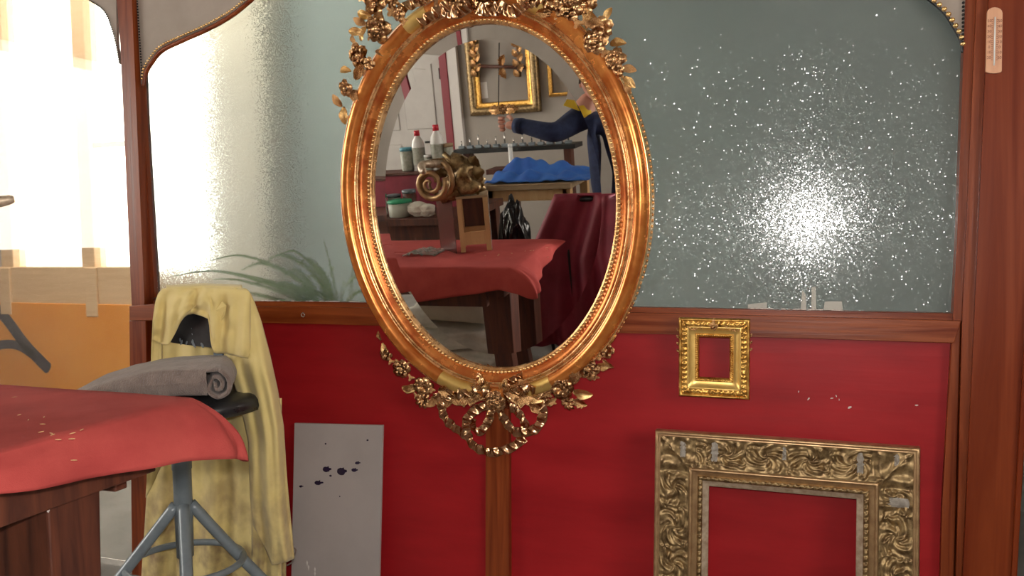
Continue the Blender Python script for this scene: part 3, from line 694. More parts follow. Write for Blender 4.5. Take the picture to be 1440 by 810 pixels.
# small bright frame hanging over the rail
TL, TR, BL = P(957,447,-.06), P(1056,452,-.06), P(953,557,-.06)
Wd2 = .176; Ht2 = .204
Mx2 = frame_matrix(Vector((BL.x+.003,-.045,BL.z+.001)), R_(-.2), R_(-2))
fs = thing('picture_frame', 'small bright gilt picture frame hanging from the rail above the big worn frame', 'picture frame', mw=Mx2); LOCAL.add(fs.name)
rect_ring('outer_edge', Wd2, Ht2, [(0,-.003),(0,.014),(.003,.0165),(.006,.0155),(.007,.013)], MT['gold_small'], fs, 20)
def rel3(al, s, L_, k):
    if not (.0075 < s < .021): return 0
    v = (s-.0075)/.0135; c = .0125; u = al/c-math.floor(al/c)
    return .0034*math.sin(math.pi*v)*(math.sin(math.pi*u)**.7) + .0012*ns(al*180, s*180, k)
rect_ring('beaded_band', Wd2, Ht2, [(.007+.014*j/10, .0135) for j in range(11)], MT['gold_small'], fs, 150, rel3)
rect_ring('cove_molding', Wd2, Ht2, [(.021,.0135),(.023,.015),(.025,.013),(.030,.008),(.036,.0055),(.040,.005)], MT['gold_matte'], fs, 12)
def rel4(al, s, L_, k): return .0012*math.sin(al*1100)*(1 if .041 < s < .0465 else 0)
rect_ring('inner_molding', Wd2, Ht2, [(.040,.005),(.041,.008),(.043,.009),(.045,.0085),(.047,.006),(.050,.003),(.050,-.003)], MT['gold_small'], fs, 160, rel4)
def sorn(kind, x, y, r, ang=0, h=.016): nm, me = OM[kind]; link(nm, me, fs, Matrix.Translation(Vector((x,y,h))) @ Matrix.Rotation(R_(ang),4,'Z') @ Matrix.Scale(r,4))
sorn('b', Wd2/2, Ht2-.012, .013, 90, .018); sorn('f', Wd2/2, Ht2-.020, .010, 0, .014)
for i, (x, y, r) in enumerate([(.018,.030,.006),(.028,.033,.006),(.038,.036,.006),(.046,.032,.006),(.056,.028,.007)]):
    sorn('b', x, Ht2-y+.008, r, i*40, .012); sorn('b', Wd2-x, Ht2-y+.008, r, i*40, .012)
for i in range(7):
    sorn('l', .001, Ht2-.035-i*.009, .011, 90+40*(-1)**i, .012); sorn('l', Wd2-.001, Ht2-.035-i*.009, .011, 90+40*(-1)**i, .012)

# grey board with ink drops, leaning on the left red panel
q = [P(414,595,-.03), P(538,598,-.03), P(533,812,-.055), P(409.5,812,-.055)]
dn = (q[2]-q[1])*.62; pts = [q[0], q[1], q[1]+dn*1.0+(q[2]-q[1])*0.0, q[0]+(q[3]-q[0])*.62]
k = (q[1].z-.002)/(q[1].z-q[2].z); pts = [q[0], q[1], q[1]+(q[2]-q[1])*k, q[0]+(q[3]-q[0])*((q[0].z-.002)/(q[0].z-q[3].z))]
t = thing('painted_board', 'light grey painted board with dark ink drops leaning on the left red panel', 'board', tuple(pts[3]))
nb = (pts[1]-pts[0]).cross(pts[3]-pts[0]).normalized(); nb = -nb if nb.y > 0 else nb
obj('panel', poly_prism(pts, -nb*.009, .001), MT['board'], t)
def onboard(x, y):
    r = ray(x,y); return CAM + r*((pts[0]-CAM).dot(nb)/r.dot(nb))
def blob(x, y, rx, ry, tail):
    c = onboard(x,y); u = (pts[1]-pts[0]).normalized(); v = nb.cross(u); bm = bmesh.new(); a = []
    for i in range(18):
        th = 2*math.pi*i/18; k = 1+.18*ns(i*.9, x)+(tail if i in (0,1) else (tail*.8 if i == 3 else 0)); a.append(c + u*math.cos(th)*rx*k*.0021 + v*math.sin(th)*ry*k*.0021 + nb*.0002)
    poly_prism(a, nb*.0010, 0, bm); return obj('ink_drop', bm, MT['ink'], t)
for a in [(459,660,6,4,.5),(480,663,7,5.4,.4),(498,661,4.2,2.6,.6),(502.5,651,3.6,2,.6),(447,679,5.5,3.2,.8),(423,684,2.6,1.6,.8),(465,669,2,1.4,0),(517,619,1.6,1.2,0),(458,624,1.3,1.2,0),(478,698,.9,.9,0)]: blob(*a)
bm = bmesh.new()
for x, y in ((432,791),(434,797),(443,800),(443,806)):
    c = onboard(x,y); u = (pts[1]-pts[0]).normalized(); v = nb.cross(u); poly_prism([c+u*.003, c+v*.006, c-u*.003, c-v*.012], nb*.001, 0, bm)
obj('paint_smear', bm, MT['whitewood'], t)

# ================================================================== STOOL, CLOTH AND BLANKET
SX, SYc = P(255,640,-.30).x, -.30
t = thing('work_stool', 'swivel work stool with grey tubular legs and black backrest under a yellow cloth', 'stool', (SX,SYc,0))
hubz = P(253,706,-.30).z
obj('column', lathe_bm([(.001,hubz-.16),(.024,hubz-.16),(.026,hubz-.02),(.026,hubz+.10),(.028,hubz+.10),(.028,hubz+.30),(.001,hubz+.30)], 20, None, (SX,SYc,0)), MT['steel'], t, True)
legs = [(P(168,812,-.34)), (P(350,808,-.34)), None, None]
for k, an in enumerate((222, 42, -47, 133)):
    dx, dy = math.cos(R_(an)), math.sin(R_(an)); r = .33 if dy < .3 else (.30 if dx > 0 else .22)
    pth = [Vector((SX+dx*.02, SYc+dy*.02, hubz-.005)), Vector((SX+dx*r*.35, SYc+dy*r*.35, hubz*.68)), Vector((SX+dx*r*.75, SYc+dy*r*.75, hubz*.27)), Vector((SX+dx*r, SYc+dy*r, .02))]
    lg = obj('leg', tube_bm(smooth_path(pth,5), .0165, 12), MT['steel'], t, True)
    obj('foot_cap', lathe_bm([(.001,0),(.022,0),(.022,.03),(.016,.035),(.001,.035)], 12, None, (SX+dx*r, SYc+dy*r, 0)), MT['black'], lg, True)
rz = P(260,790,-.30).z; rr = .165
obj('footrest_ring', tube_bm([Vector((SX+math.cos(a)*rr, SYc+math.sin(a)*rr*.95, rz)) for a in [k*math.pi/18 for k in range(37)]], .010, 10, None, False), MT['steel'], t, True)
sz = P(345,586,-.30).z
seat = obj('seat', lathe_bm([(.001,sz),(.17,sz),(.195,sz+.008),(.203,sz+.022),(.200,sz+.040),(.185,sz+.050),(.001,sz+.054)], 40, None, (SX+.035, SYc+.03, 0)), MT['black'], t, True)
obj('seat_mechanism', box_bm((SX-.07,SYc-.06,sz-.035),(SX+.08,SYc+.06,sz+.002),.006), MT['black'], t)
obj('adjusting_lever', tube_bm([Vector((SX-.03,SYc,sz-.02)), Vector((SX-.20,SYc-.02,sz-.03)), Vector((SX-.26,SYc-.02,sz-.05))], [.007,.007,.014], 10), MT['black'], t, True)
by = -.225
obj('backrest_bar', poly_prism([P(300,470,by+.02), P(313,470,by+.02), P(313,580,by+.02), P(300,580,by+.02)], Vector((0,.006,0)), .001), MT['steel'], t)
bq = smooth_path([P(x,y,by) for x,y in [(236,481),(233,460),(240,430),(262,412),(290,410),(322,414),(334,430),(334,460),(330,492),(300,489),(270,486),(236,481)]], 4)[:-1]
bb = obj('backrest', poly_prism(bq, Vector((0,.022,0)), .004), MT['black'], t)
marks('worn_edge', [(255,482,.010),(262,482,.008),(272,484,.012),(284,485,.010),(253,478,.006),(271,479,.005),(270,470,.003),(269,462,.002)], by-.0012, MT['steel'], bb)

# yellow cloth draped over the backrest
def Lx(y): return pl([(402,236),(406,228),(413,222),(425,218),(450,215),(500,213),(560,211),(640,208),(700,205),(810,198),(900,195)], y)
def Rx(y): return pl([(402,338),(406,347),(412,352),(425,358),(450,367),(480,375),(500,380),(550,391),(600,399),(650,402),(700,406),(750,411),(790,414.5)], y)
def sheet(nu, nv, xf0, xf1, yf0, yf1, Yf, bm, fold=.012, fq=5, seed=0):
    def fn(i, j):
        u = i/(nu-1); v = j/(nv-1)
        x_mid = lerp(xf0((yf0(0)+yf1(0))/2), xf1((yf0(1)+yf1(1))/2), u)
        y = lerp(yf0(u), yf1(u), v); x = lerp(xf0(y), xf1(y), u); y = lerp(yf0(u), yf1(u), v)
        amp = fold*min(1, v*3)
        dY = amp*(math.sin(u*fq*2*math.pi + seed + 1.2*ns(v*2, seed)) + .6*math.sin(u*fq*4.3*math.pi+seed*2+v*2)) + .010*ns(u*3+seed, v*5)
        return P(x, y, Yf(u, v) - dY)
    grid_bm(nu, nv, fn, False, bm)
bm = bmesh.new()
# back fall behind the stool
sheet(46, 60, lambda y: Lx(y)+1, lambda y: min(Rx(y)-4, 402 if y < 800 else 402), lambda u: 408, lambda u: 860, lambda u,v: -.105, bm, .016, 2.6, 1)
# left fall
sheet(10, 40, Lx, lambda y: Lx(y)+pl([(402,40),(430,22),(480,14),(560,18),(700,30)], y), lambda u: 403+3*(1-u), lambda u: 700-60*u, lambda u,v: -.235+.03*u, bm, .004, 1, 4)
# right fall (sleeve), hemmed at the bottom
def cyl(u): return -.035*math.sin(math.pi*u)
sheet(30, 60, lambda y: pl([(402,318),(430,318),(487,316),(520,322),(560,336),(620,349),(700,352),(790,361)], y), Rx, lambda u: 404+abs(u-.4)*6, lambda u: pl([(0,738),(.25,770),(.4,795),(.8,790),(1,785)], u), lambda u,v: -.215+cyl(u)+.07*max(0,v-.3), bm, .011, 1.4, 2)
sheet(14, 40, lambda y: 354, lambda y: 396, lambda u: 560, lambda u: 850, lambda u,v: -.150, bm, .008, 1.5, 6)
# front flap with its torn hem
def hem(u):
    x = lerp(218, 352, u); return pl([(218,474),(228,482),(238,485),(245,474),(254,456),(260,447),(263,442),(272,441),(282,443),(294,447),(297,448),(294,470),(300,496),(305,497),(317,497),(322,500),(352,505)] if False else [(218,478),(230,484),(240,485),(248,470),(256,452),(260,446),(264,443),(272,441),(284,444),(295,449),(297,476),(301,495),(306,497),(317,497),(330,500),(352,505)], x)
sheet(70, 26, lambda y: Lx(y)+1, lambda y: min(Rx(y), 352), lambda u: 403.5+abs(u-.5)*4, hem, lambda u,v: -.250-.010*math.sin(v*math.pi), bm, .0105, 3, 3)
# rounded top joining the layers
def topf(i, j):
    u = i/39; a = math.pi*j/9; x = lerp(Lx(404)+2, Rx(404)-2, u)
    return P(x, 404+abs(u-.5)*5, -.165-.088*math.cos(math.pi-a) if False else -.175-.07*math.cos(a)) + Vector((0,0,.012*math.sin(a)))
grid_bm(40, 10, topf, False, bm)
yc = obj('yellow_cloth', bm, MT['yellow'], None, True); solidify(yc, .0022)
tag(yc, 'stained pale yellow cloth draped over the backrest of the work stool', 'cloth')
for pts_ in ([(250,452),(262,440),(276,429),(266,438)], [(296,452),(304,436),(312,424),(318,430),(315,446),(306,458)]):
    pp = [P(x,y,-.268+(0.012 if k > 1 else 0)) for k,(x,y) in enumerate(pts_)]; obj('folded_flap', poly_prism(pp, Vector((0,.0022,0))), MT['yellow'], yc)
obj('fringe_threads', tube_bm(smooth_path([P(x,y,-.14) for x,y in [(414,770),(416,775),(413,783),(411,790),(404,795)]],4), .0025, 6), MT['towel'], yc)

# brown fleece blanket: folded slab with a rolled end
def blanket():
    bm = bmesh.new(); prof = []
    # profile in (u along, h up): from left bottom, over the top, rolling up at the right end
    c = Vector((P(309,541,-.41).x, 0, P(309,541,-.41).z)); lft = P(100,560,-.40)
    top0 = Vector((P(130,543,-.40).x, 0, P(130,545,-.40).z)); m1 = Vector((P(215,521,-.40).x, 0, P(215,521,-.40).z)); m2 = Vector((P(280,515.5,-.40).x, 0, P(280,515.5,-.40).z))
    r0 = .049
    path = [Vector((lft.x-.10,0,lft.z-.05)), top0, m1, m2]
    for k in range(38):
        a = math.pi/2 - k*math.pi/9; rr = r0*(1-k*.0235); path.append(c + Vector((math.cos(a)*rr*1.05, 0, math.sin(a)*rr)))
    path = smooth_path(path, 4); n = len(path)
    def fn(i, j):
        p = path[i]; v = j/13; y = lerp(-.42, -.19, v) + .012*ns(i*.07, v*3)
        z = p.z + .006*ns(p.x*12, v*4, 3) + .02*max(0, .25-v) * (-1) + .006*math.sin(v*5)
        return Vector((p.x + .006*ns(v*5, i*.1) - (y+.42)*.70, y, z))
    grid_bm(n, 14, fn, False, bm)
    o = obj('blanket', bm, MT['towel'], None, True); solidify(o, .0125, -1); subsurf(o, 1); return o, c, r0, path
bl_, c_, r0_, _p = blanket()
tag(bl_, 'grey-brown fleece blanket rolled at one end, lying on the stool seat behind the red table', 'blanket')
# lower fold of the blanket, filling between top layer and seat
bm = bmesh.new()
btop = [(v.x, v.z) for v in _p if v.x < c_.x][:]; btop = sorted({round(a,4): b for a, b in btop[:14]}.items())
def slab(i, j):
    u = i/30; a = 2*math.pi*j/16; x = lerp(btop[0][0]+.01, c_.x-.034, u); zt = pl(btop, x)+.001; zb = max(min(sz+.057, zt-.03), zt-.085)
    y = -.302 - .119*math.copysign(abs(math.cos(a))**.35, math.cos(a)); z = (zt+zb)/2 + (zt-zb)/2*math.copysign(abs(math.sin(a))**.4, math.sin(a)); return Vector((x-(y+.42)*.70, y+.006*ns(u*8,a), z+.003*ns(u*9,j)))
g = grid_bm(31, 17, slab, False, bm); obj('under_fold', bm, MT['towel'], bl_, True)

# ================================================================== THE RED TABLE
TX1, TX0, TY1, TY0, TZ = -1.085, -2.35, -.965, -1.50, .846
t = thing('work_table', 'heavy brown wooden work table under the red cloth', 'table', ((TX0+TX1)/2,(TY0+TY1)/2,0))
box('table_top', (TX0,TY0,TZ-.045), (TX1,TY1,TZ), MT['bench'], t, .004)
box('apron', (TX0+.05,TY1-.065,TZ-.165), (TX1-.13,TY1-.035,TZ-.045), MT['bench'], t, .003)
box('apron', (TX1-.085,TY0+.04,TZ-.125), (TX1-.055,TY1-.04,TZ-.045), MT['bench'], t, .003)
box('apron', (TX0+.05,TY0+.035,TZ-.165), (TX1-.05,TY0+.065,TZ-.045), MT['bench'], t, .003)
def leg(x0, x1, y0, y1, tp=.02):
    bm = box_bm((x0,y0,0), (x1,y1,TZ-.045), .004)
    for v in bm.verts:
        k = 1-v.co.z/TZ; v.co.x = lerp(v.co.x, (x0+x1)/2, k*.25); v.co.y = lerp(v.co.y, (y0+y1)/2, k*.25)
    return obj('leg', bm, MT['bench'], t)
lgF = leg(-1.29,-1.155,-1.225,-1.115); leg(-1.24,-1.14,-1.47,-1.37); leg(-2.32,-2.2,-1.08,-.98); leg(-2.32,-2.2,-1.47,-1.37)
bm = bmesh.new()
for (a,b) in ((.80,.2),(.77,.8),(.74,.5)): pass
for px, py in ((107,694),(128,690),(65,710),(68,717),(8,708)):
    r = ray(px,py); tt = (-1.153-CAM.x)/r.x; c = CAM + r*tt
    bmesh.ops.create_icosphere(bm, subdivisions=1, radius=.0032, matrix=Matrix.Translation(c) @ Matrix.Diagonal((.3,1,1.6,1)))
o = obj('plaster_drips', bm, MT['chip'], t); o['kind'] = 'stuff'

# the red cloth: top, drape and the stiff wing at the corner
per = []                                                # (edge point, hem point)
HZ = TZ+.006
E_ = [(-2.40,-.955,-2.42,-.93,.66), (-2.0,-.955,-2.02,-.925,.685), (-1.7,-.955,-1.72,-.93,.695), (-1.55,-.955,-1.55,-.925,.712), (-1.4,-.955,-1.41,-.932,.728), (-1.25,-.955,-1.25,-.93,.752), (-1.15,-.955,-1.14,-.928,.770), (-1.105,-.957,-1.07,-.922,.762),
      (-1.088,-.962,-1.0,-.936,.735), (-1.080,-.975,-.985,-.955,.742), (-1.078,-1.0,-.985,-.985,.752), (-1.078,-1.06,-1.008,-1.06,.765), (-1.078,-1.16,-1.032,-1.16,.775), (-1.078,-1.28,-1.045,-1.28,.787), (-1.078,-1.40,-1.046,-1.40,.806), (-1.078,-1.49,-1.03,-1.50,.838), (-1.085,-1.505,-1.05,-1.53,.82),
      (-1.2,-1.51,-1.2,-1.53,.76), (-1.5,-1.51,-1.5,-1.54,.74), (-2.0,-1.51,-2.0,-1.54,.72), (-2.4,-1.51,-2.42,-1.54,.70)]
Pth = smooth_path([Vector(e[:2]+(0,)) for e in E_], 7); Hth = smooth_path([Vector(e[2:]) for e in E_], 7)
n = len(Pth)
cx, cyy = -1.75, -1.23
def clothf(i, j):
    e = Pth[i]; h = Hth[i]
    if j <= 10:
        s = j/10; x = lerp(cx + (e.x-cx)*.0, e.x, s); y = lerp(cyy, e.y, s)
        if j < 10 : x = lerp(max(TX0+.2, min(TX1-.27, e.x)), e.x, s)
        return Vector((x, y, HZ + .0035*ns(x*7, y*7, 1)*(1 if j < 10 else .3)))
    s = (j-10)/12; out = math.sin(s*math.pi/2)**.9 if i > 50 and i < 75 else math.sin(s*math.pi/2); dn = 1-math.cos(s*math.pi/2)
    x = lerp(e.x, h.x, out); y = lerp(e.y, h.y, out); z = lerp(HZ, h.z, lerp(s, dn, .38))
    wv = .007*math.sin(i*.55)*s + .004*ns(i*.3, s*3)
    d = Vector((h.x-e.x, h.y-e.y, 0)); d = d.normalized() if d.length > 1e-4 else Vector()
    return Vector((x, y, z)) + d*wv
tc_ = obj('tablecloth', grid_bm(n, 23, clothf), MT['cloth_red'], None, True); solidify(tc_, .002)
tag(tc_, 'faded red cotton cloth spread over the wooden work table at left', 'tablecloth')
bm = bmesh.new()
for px, py in ((115,606),(102,611),(58,609),(60,598),(74,613),(72,611),(82,620),(101,619),(254,640),(40,592),(27,585),(104,649),(20,560),(62,588)):
    r = ray(px,py); tt = (HZ-CAM.z)/r.z; c = CAM + r*tt
    if c.x > TX1: tt = (-1.035-CAM.x)/r.x; c = CAM + r*tt
    c.z += .002; bmesh.ops.create_icosphere(bm, subdivisions=1, radius=.0022, matrix=Matrix.Translation(c) @ Matrix.Rotation(px,4,'Z') @ Matrix.Diagonal((2.6,.5,.4,1)))
o = obj('wood_shaving', bm, MT['pine']); tag(o, 'scattered wood shavings and plaster flecks on the red tablecloth', 'shavings', None, 'stuff')

# wooden box stand with a scratched plastic side
A, B = Vector((-1.40,-1.215,0)), Vector((-1.278,-1.262,0)); X_ = (B-A).normalized(); Y_ = Vector((-X_.y, X_.x, 0)); BWd = (B-A).length; BDp = .15; z0, z1 = HZ+.005, 1.085
def Bx(u, v, z): return A + X_*u + (-Y_)*v + Vector((0,0,z))
t = thing('wooden_stand', 'small open wooden box stand on the red table, seen in the mirror', 'stand', tuple(Bx(BWd/2,BDp/2,z0)))
def bar(name, u0,u1,v0,v1,za,zb, m=MT['pine']): 
    return obj(name, poly_prism([Bx(u0,v0,za),Bx(u1,v0,za),Bx(u1,v1,za),Bx(u0,v1,za)], Vector((0,0,zb-za)), .001), m, t)
for u in (0, BWd-.02):
    for v in (0, BDp-.02): bar('post', u, u+.02, v, v+.02, z0, z1)
bar('bottom_rail', .02, BWd-.02, 0, .018, z0+.03, z0+.085); bar('top_panel', -.002, BWd+.002, -.002, BDp+.002, z1, z1+.010, MT['pine_old'])
bar('bottom_rail', .02, BWd-.02, BDp-.018, BDp, z0+.03, z0+.085); bar('back_panel', .0, BWd, BDp, BDp+.004, z0+.03, z1, MT['bench'])
bar('side_film', BWd+.001, BWd+.0035, .0, BDp, z0, z1, MT['film'])
cA, cC = Vector((-1.412,-1.20,0)), Vector((-1.535,-1.31,0)); cn = Vector((cC.y-cA.y, -(cC.x-cA.x), 0)).normalized()*.003
sh_ = obj('acrylic_panel', poly_prism([cA+Vector((0,0,z0)), cC+Vector((0,0,z0)), cC+Vector((0,0,z1-.01)), cA+Vector((0,0,z1))], cn, .0005), MT['film_brown'])
tag(sh_, 'scratched translucent brown panel leaning beside the wooden stand on the red table', 'panel')
# plastic wrap crumpled at the foot
bm = grid_bm(14, 14, lambda i, j: Vector((-1.50-.012*i+.01*ns(i,j), -1.16-.010*j+.01*ns(j,i,2), HZ+.004+.035*abs(ns(i*.6,j*.6,4))*math.sin(math.pi*i/13))))
o = obj('plastic_wrap', bm, MT['film'], None, True); tag(o, 'crumpled clear plastic wrap at the foot of the wooden stand on the red table', 'wrap'); solidify(o, .001)

# carved gilded scroll standing on the box
t = thing('carved_scroll', 'gilded carved scroll ornament with dark acanthus leaves standing on the wooden stand', 'carving', (-1.42,-1.26,z1+.011))
vc = RM(606,256,-1.20)
def volute(cx_, cz_, y, r0, turns, rad, m, name, a0=0):
    pts = []; rs = []
    for k in range(int(turns*16)):
        a = a0 - k*math.pi/8; r = r0*(1-k/(turns*16))**.8+.004; pts.append(Vector((cx_+math.cos(a)*r, y + .02*(k/(turns*16)), cz_+math.sin(a)*r))); rs.append(rad*(1-.6*k/(turns*16)))
    return obj(name, tube_bm(pts, rs, 10), m, t, True)
volute(vc.x+.01, vc.z-.005, -1.18, .066, 2.0, .014, MT['gold_brush'], 'volute', R_(20)); volute(vc.x+.012, vc.z-.003, -1.205, .092, 1.2, .013, MT['gold_brush'], 'volute', R_(60)); volute(vc.x+.016, vc.z+.003, -1.235, .112, .8, .011, MT['gold_dirty'], 'volute', R_(70))
obj('scroll_body', tube_bm(smooth_path([Vector((vc.x+.02,-1.24,vc.z-.07)), Vector((vc.x+.10,-1.26,vc.z-.05)), Vector((vc.x+.15,-1.27,vc.z+.01)), Vector((vc.x+.10,-1.26,vc.z+.07)), Vector((vc.x+.0,-1.22,vc.z+.075))],6), [.03]*10+[.04]*10+[.02]*5, 12), MT['gold_dirty'], t, True)
base = bmesh.new(); 
bmesh.ops.create_icosphere(base, subdivisions=4, radius=1, matrix=Matrix.Translation(Vector((vc.x+.12,-1.27,z1+.075))) @ Matrix.Diagonal((.085,.06,.066,1)))
for v in base.verts: v.co += (v.co-Vector((vc.x+.12,-1.27,z1+.075)))*(.55*ns(v.co.x*28, v.co.y*28, v.co.z*28))
obj('acanthus_base', base, MT['gold_dirty'], t, True)
for k in range(16):
    a = rnd.uniform(-.5,3.4); nm, me = OM['a']; p = Vector((vc.x+.11+math.cos(a)*.04, -1.22-rnd.uniform(0,.05), z1+.08+math.sin(a)*.035))
    me2 = me.copy(); me2.materials.clear(); me2.materials.append(MT['gold_dirty'])
    link('acanthus_leaf', me2, t, None).matrix_basis = Matrix.Translation(p) @ Matrix.Rotation(-a+.4*(-1)**k,4,'Y') @ Matrix.Rotation(R_(90),4,'X') @ Matrix.Scale(rnd.uniform(.06,.09),4)
arm = smooth_path([Vector((vc.x+.05,-1.22,vc.z+.07)), Vector((-1.50,-1.14,1.245)), Vector((-1.47,-1.07,1.225)), Vector((-1.44,-1.024,1.232))], 6)
obj('carved_tip', tube_bm(arm, [.016]*12+[.012,.012,.012,.011,.010,.009,.006][:len(arm)-12] if len(arm) >= 12 else .012, 10), MT['silver'], t, True)

ORD = ['first','second','third','fourth','fifth','sixth','seventh','eighth','ninth','tenth','eleventh','twelfth','thirteenth']
# ================================================================== BENCHES SEEN IN THE MIRROR
# low work bench with bottles, behind the red table (left in the mirror)
t = thing('work_bench', 'cluttered wooden work bench reflected at the left of the mirror', 'workbench', (-2.2,-2.0,0))
box('bench_top', (-3.1,-2.47,.86), (-1.66,-1.84,.90), MT['bench'], t, .004)
for x in (-3.05,-1.74):
    for y in (-2.43,-1.92): box('leg', (x,y,0), (x+.07,y+.07,.86), MT['bench'], t, .003)
box('front_panel', (-3.0,-1.90,.35), (-1.72,-1.885,.86), MT['bench'], t, .002)
t = thing('tray_shelf', 'dark crimson shelf box standing at the back of the cluttered bench', 'shelf', (-2.2,-2.25,.90))
box('shelf_front', (-2.95,-2.20,.901), (-1.80,-2.185,1.085), MT['cloth_wine'], t, .002)
box('shelf_top', (-2.95,-2.35,1.085), (-1.80,-2.17,1.10), MT['bench'], t, .002)
for x in (-2.95,-1.815): box('shelf_side', (x,-2.35,.901), (x+.015,-2.20,1.085), MT['bench'], t, .002)
def bottle(px, label, h, r, capm, lab=True):
    b = RM(px, 235, -2.26); x = b.x; z = 1.1005
    q = thing('bottle', label, 'bottle', (x,-2.26,z), 'white bottles on the crimson shelf')
    obj('bottle_body', lathe_bm([(.001,0),(r,0),(r,h*.62),(r*.85,h*.74),(r*.38,h*.86),(r*.36,h*.90),(.001,h*.90)], 20, None, (x,-2.26,z)), MT['white_pl'], q, True)
    obj('cap', lathe_bm([(.001,h*.87),(r*.46,h*.87),(r*.42,h),(.001,h)], 16, None, (x,-2.26,z)), capm, q, True)
    if lab: obj('label_wrap', lathe_bm([(r*1.01,h*.12),(r*1.02,h*.14),(r*1.02,h*.56),(r*1.01,h*.58)], 20, None, (x,-2.26,z)), MT['label'], q, True)
bottle(591, 'white bottle with red cap and grey label, left of the pair in the mirror', .22, .036, MT['red_pl'])
bottle(618, 'white bottle with red cap and green label, right of the pair in the mirror', .245, .038, MT['red_pl'])
def jar(px, py, Y, z, h, r, m, capm, name, label, cat, group=None):
    x = RM(px, py, Y).x; q = thing(name, label, cat, (x,Y,z), group)
    obj('body', lathe_bm([(.001,0),(r*.92,0),(r,h*.05),(r,h*.86),(.001,h*.86)], 18, None, (x,Y,z)), m, q, True)
    obj('lid', lathe_bm([(.001,h*.86),(r*1.06,h*.86),(r*1.06,h),(.001,h*1.0)], 18, None, (x,Y,z)), capm, q, True)
jar(573,225,-2.26,1.1005,.13,.036,MT['label'],MT['blue_pl'],'paint_jar','grey jar with blue lid left of the white bottles','jar','jars on the bench')
jar(603,232,-2.24,1.1005,.085,.022,MT['label'],MT['white_pl'],'paint_jar','narrow pale jar between the two white bottles','jar','jars on the bench')
jar(632,225,-2.27,1.1005,.14,.026,MT['label'],MT['pine_old'],'paint_jar','tall dull jar right of the white bottles','jar','jars on the bench')
jar(574,262,-2.06,.9005,.12,.036,MT['bench'],MT['steel'],'paint_jar','dark jar with grey lid below the white bottles','jar','jars on the bench')
jar(553,268,-2.04,.9005,.10,.036,MT['tub'],MT['steel'],'paint_jar','milky jar with grey lid next to the green-lidded tub','jar','jars on the bench')
jar(563,295,-1.92,.9005,.085,.062,MT['tub'],MT['green_pl'],'plastic_tub','milky tub with green lid, larger one beside crumpled paper','tub','green-lidded tubs')
jar(528,290,-1.96,.9005,.11,.062,MT['tub'],MT['green_pl'],'plastic_tub','milky tub with green lid at the left edge of the mirror','tub','green-lidded tubs')
for (px, Y, s, lb) in ((588,-1.90,.055,'crumpled pale paper right of the green-lidded tub'),(600,-1.89,.045,'crumpled pale paper behind the wooden stand')):
    x = RM(px,292,Y).x; bm = bmesh.new(); bmesh.ops.create_icosphere(bm, subdivisions=3, radius=s, matrix=Matrix.Translation(Vector((x,Y,.9+s*.72))) @ Matrix.Diagonal((1,.8,.75,1)))
    for v in bm.verts: v.co += Vector((ns(v.co.x*40,v.co.y*40,v.co.z*40), ns(v.co.y*40,9,v.co.z*40), 0))*.016; v.co.z = max(v.co.z, .9005)
    tag(obj('crumpled_paper', bm, MT['sheet']), lb, 'paper', 'crumpled papers')
for i in range(7):
    x = -2.35+.085*i+.03*ns(i,5); y = -1.92-.03*(i%3); bm = tube_bm([Vector((x,y,.909)), Vector((x+.12*math.cos(i*1.7),y-.10*abs(math.sin(i*1.7)),.912))], .006, 8)
    tag(obj('carving_tool', bm, [MT['pine_old'],MT['iron'],MT['pine']][i%3], None, True), ORD[i]+' small hand tool from the left lying on the cluttered bench', 'tool', 'hand tools on the bench')

# trestle bench with the blue cloth
z_b = .97
bx0, bx1 = RM(680,262,-2.50).x, RM(803,262,-2.50).x
t = thing('plank_bench', 'tall plank bench carrying the blue cloth, reflected behind the red table', 'workbench', ((bx0+bx1)/2,-2.55,0))
box('plank_top', (bx0-.03,-2.98,z_b-.035), (bx1,-2.50,z_b), MT['pine_old'], t, .004)
box('apron', (bx0,-2.55,z_b-.10), (bx1-.03,-2.52,z_b-.035), MT['pine'], t, .003)
for x in (bx0+.0, bx1-.06):
    for y in (-2.57,-2.95): box('leg', (x,y,0), (x+.05,y+.05,z_b-.035), MT['pine'], t, .003)
def bluef(i, j):
    u, v = i/40, j/18; x = lerp(bx0+.0, bx1+.10, u); y = lerp(-2.95, -2.52, v)
    z = z_b+.008 + .075*math.sin(math.pi*min(1,v*1.1))*(.85+.9*ns(u*5,v*4,1)+.25*math.sin(u*5+1)+.15*ns(u*13,v*8,4)) * max(0,math.sin(math.pi*u))**.35 + .03*ns(u*9,v*6,7)
    return Vector((x, y, max(z_b+.006, z)))
o = obj('blue_cloth', grid_bm(41, 19, bluef), MT['cloth_blue'], None, True); solidify(o, .006, 1); tag(o, 'crumpled bright blue cloth lying on the plank bench', 'cloth')
# rack with small clamps along the back wall
z_r = 1.11; xa, xb = RM(640,217,-3.4).x, RM(812,217,-3.4).x
t = thing('long_shelf', 'narrow dark shelf of small fittings reflected behind the blue cloth', 'shelf', ((xa+xb)/2,-3.4,0))
box('shelf_board', (xa,-3.55,z_r-.03), (xb,-3.35,z_r), MT['iron'], t, .002)
for x in (xa+.05, xb-.1): box('leg', (x,-3.5,0), (x+.05,-3.42,z_r-.03), MT['bench'], t, .002)
for i in range(13):
    x = lerp(xa+.05, xb-.06, i/12); q = thing('bench_clamp', ORD[i]+' small steel clamp from the left on the narrow dark shelf', 'clamp', (x,-3.42,z_r), 'clamps on the narrow shelf')
    obj('jaw', box_bm((x-.022,-3.43,z_r+.0005), (x+.022,-3.40,z_r+.022), .003), MT['steel'], q); obj('screw', tube_bm([Vector((x,-3.415,z_r+.02)), Vector((x,-3.415,z_r+.055+.02*(i%3)))], .005, 8), MT['chrome'], q, True)
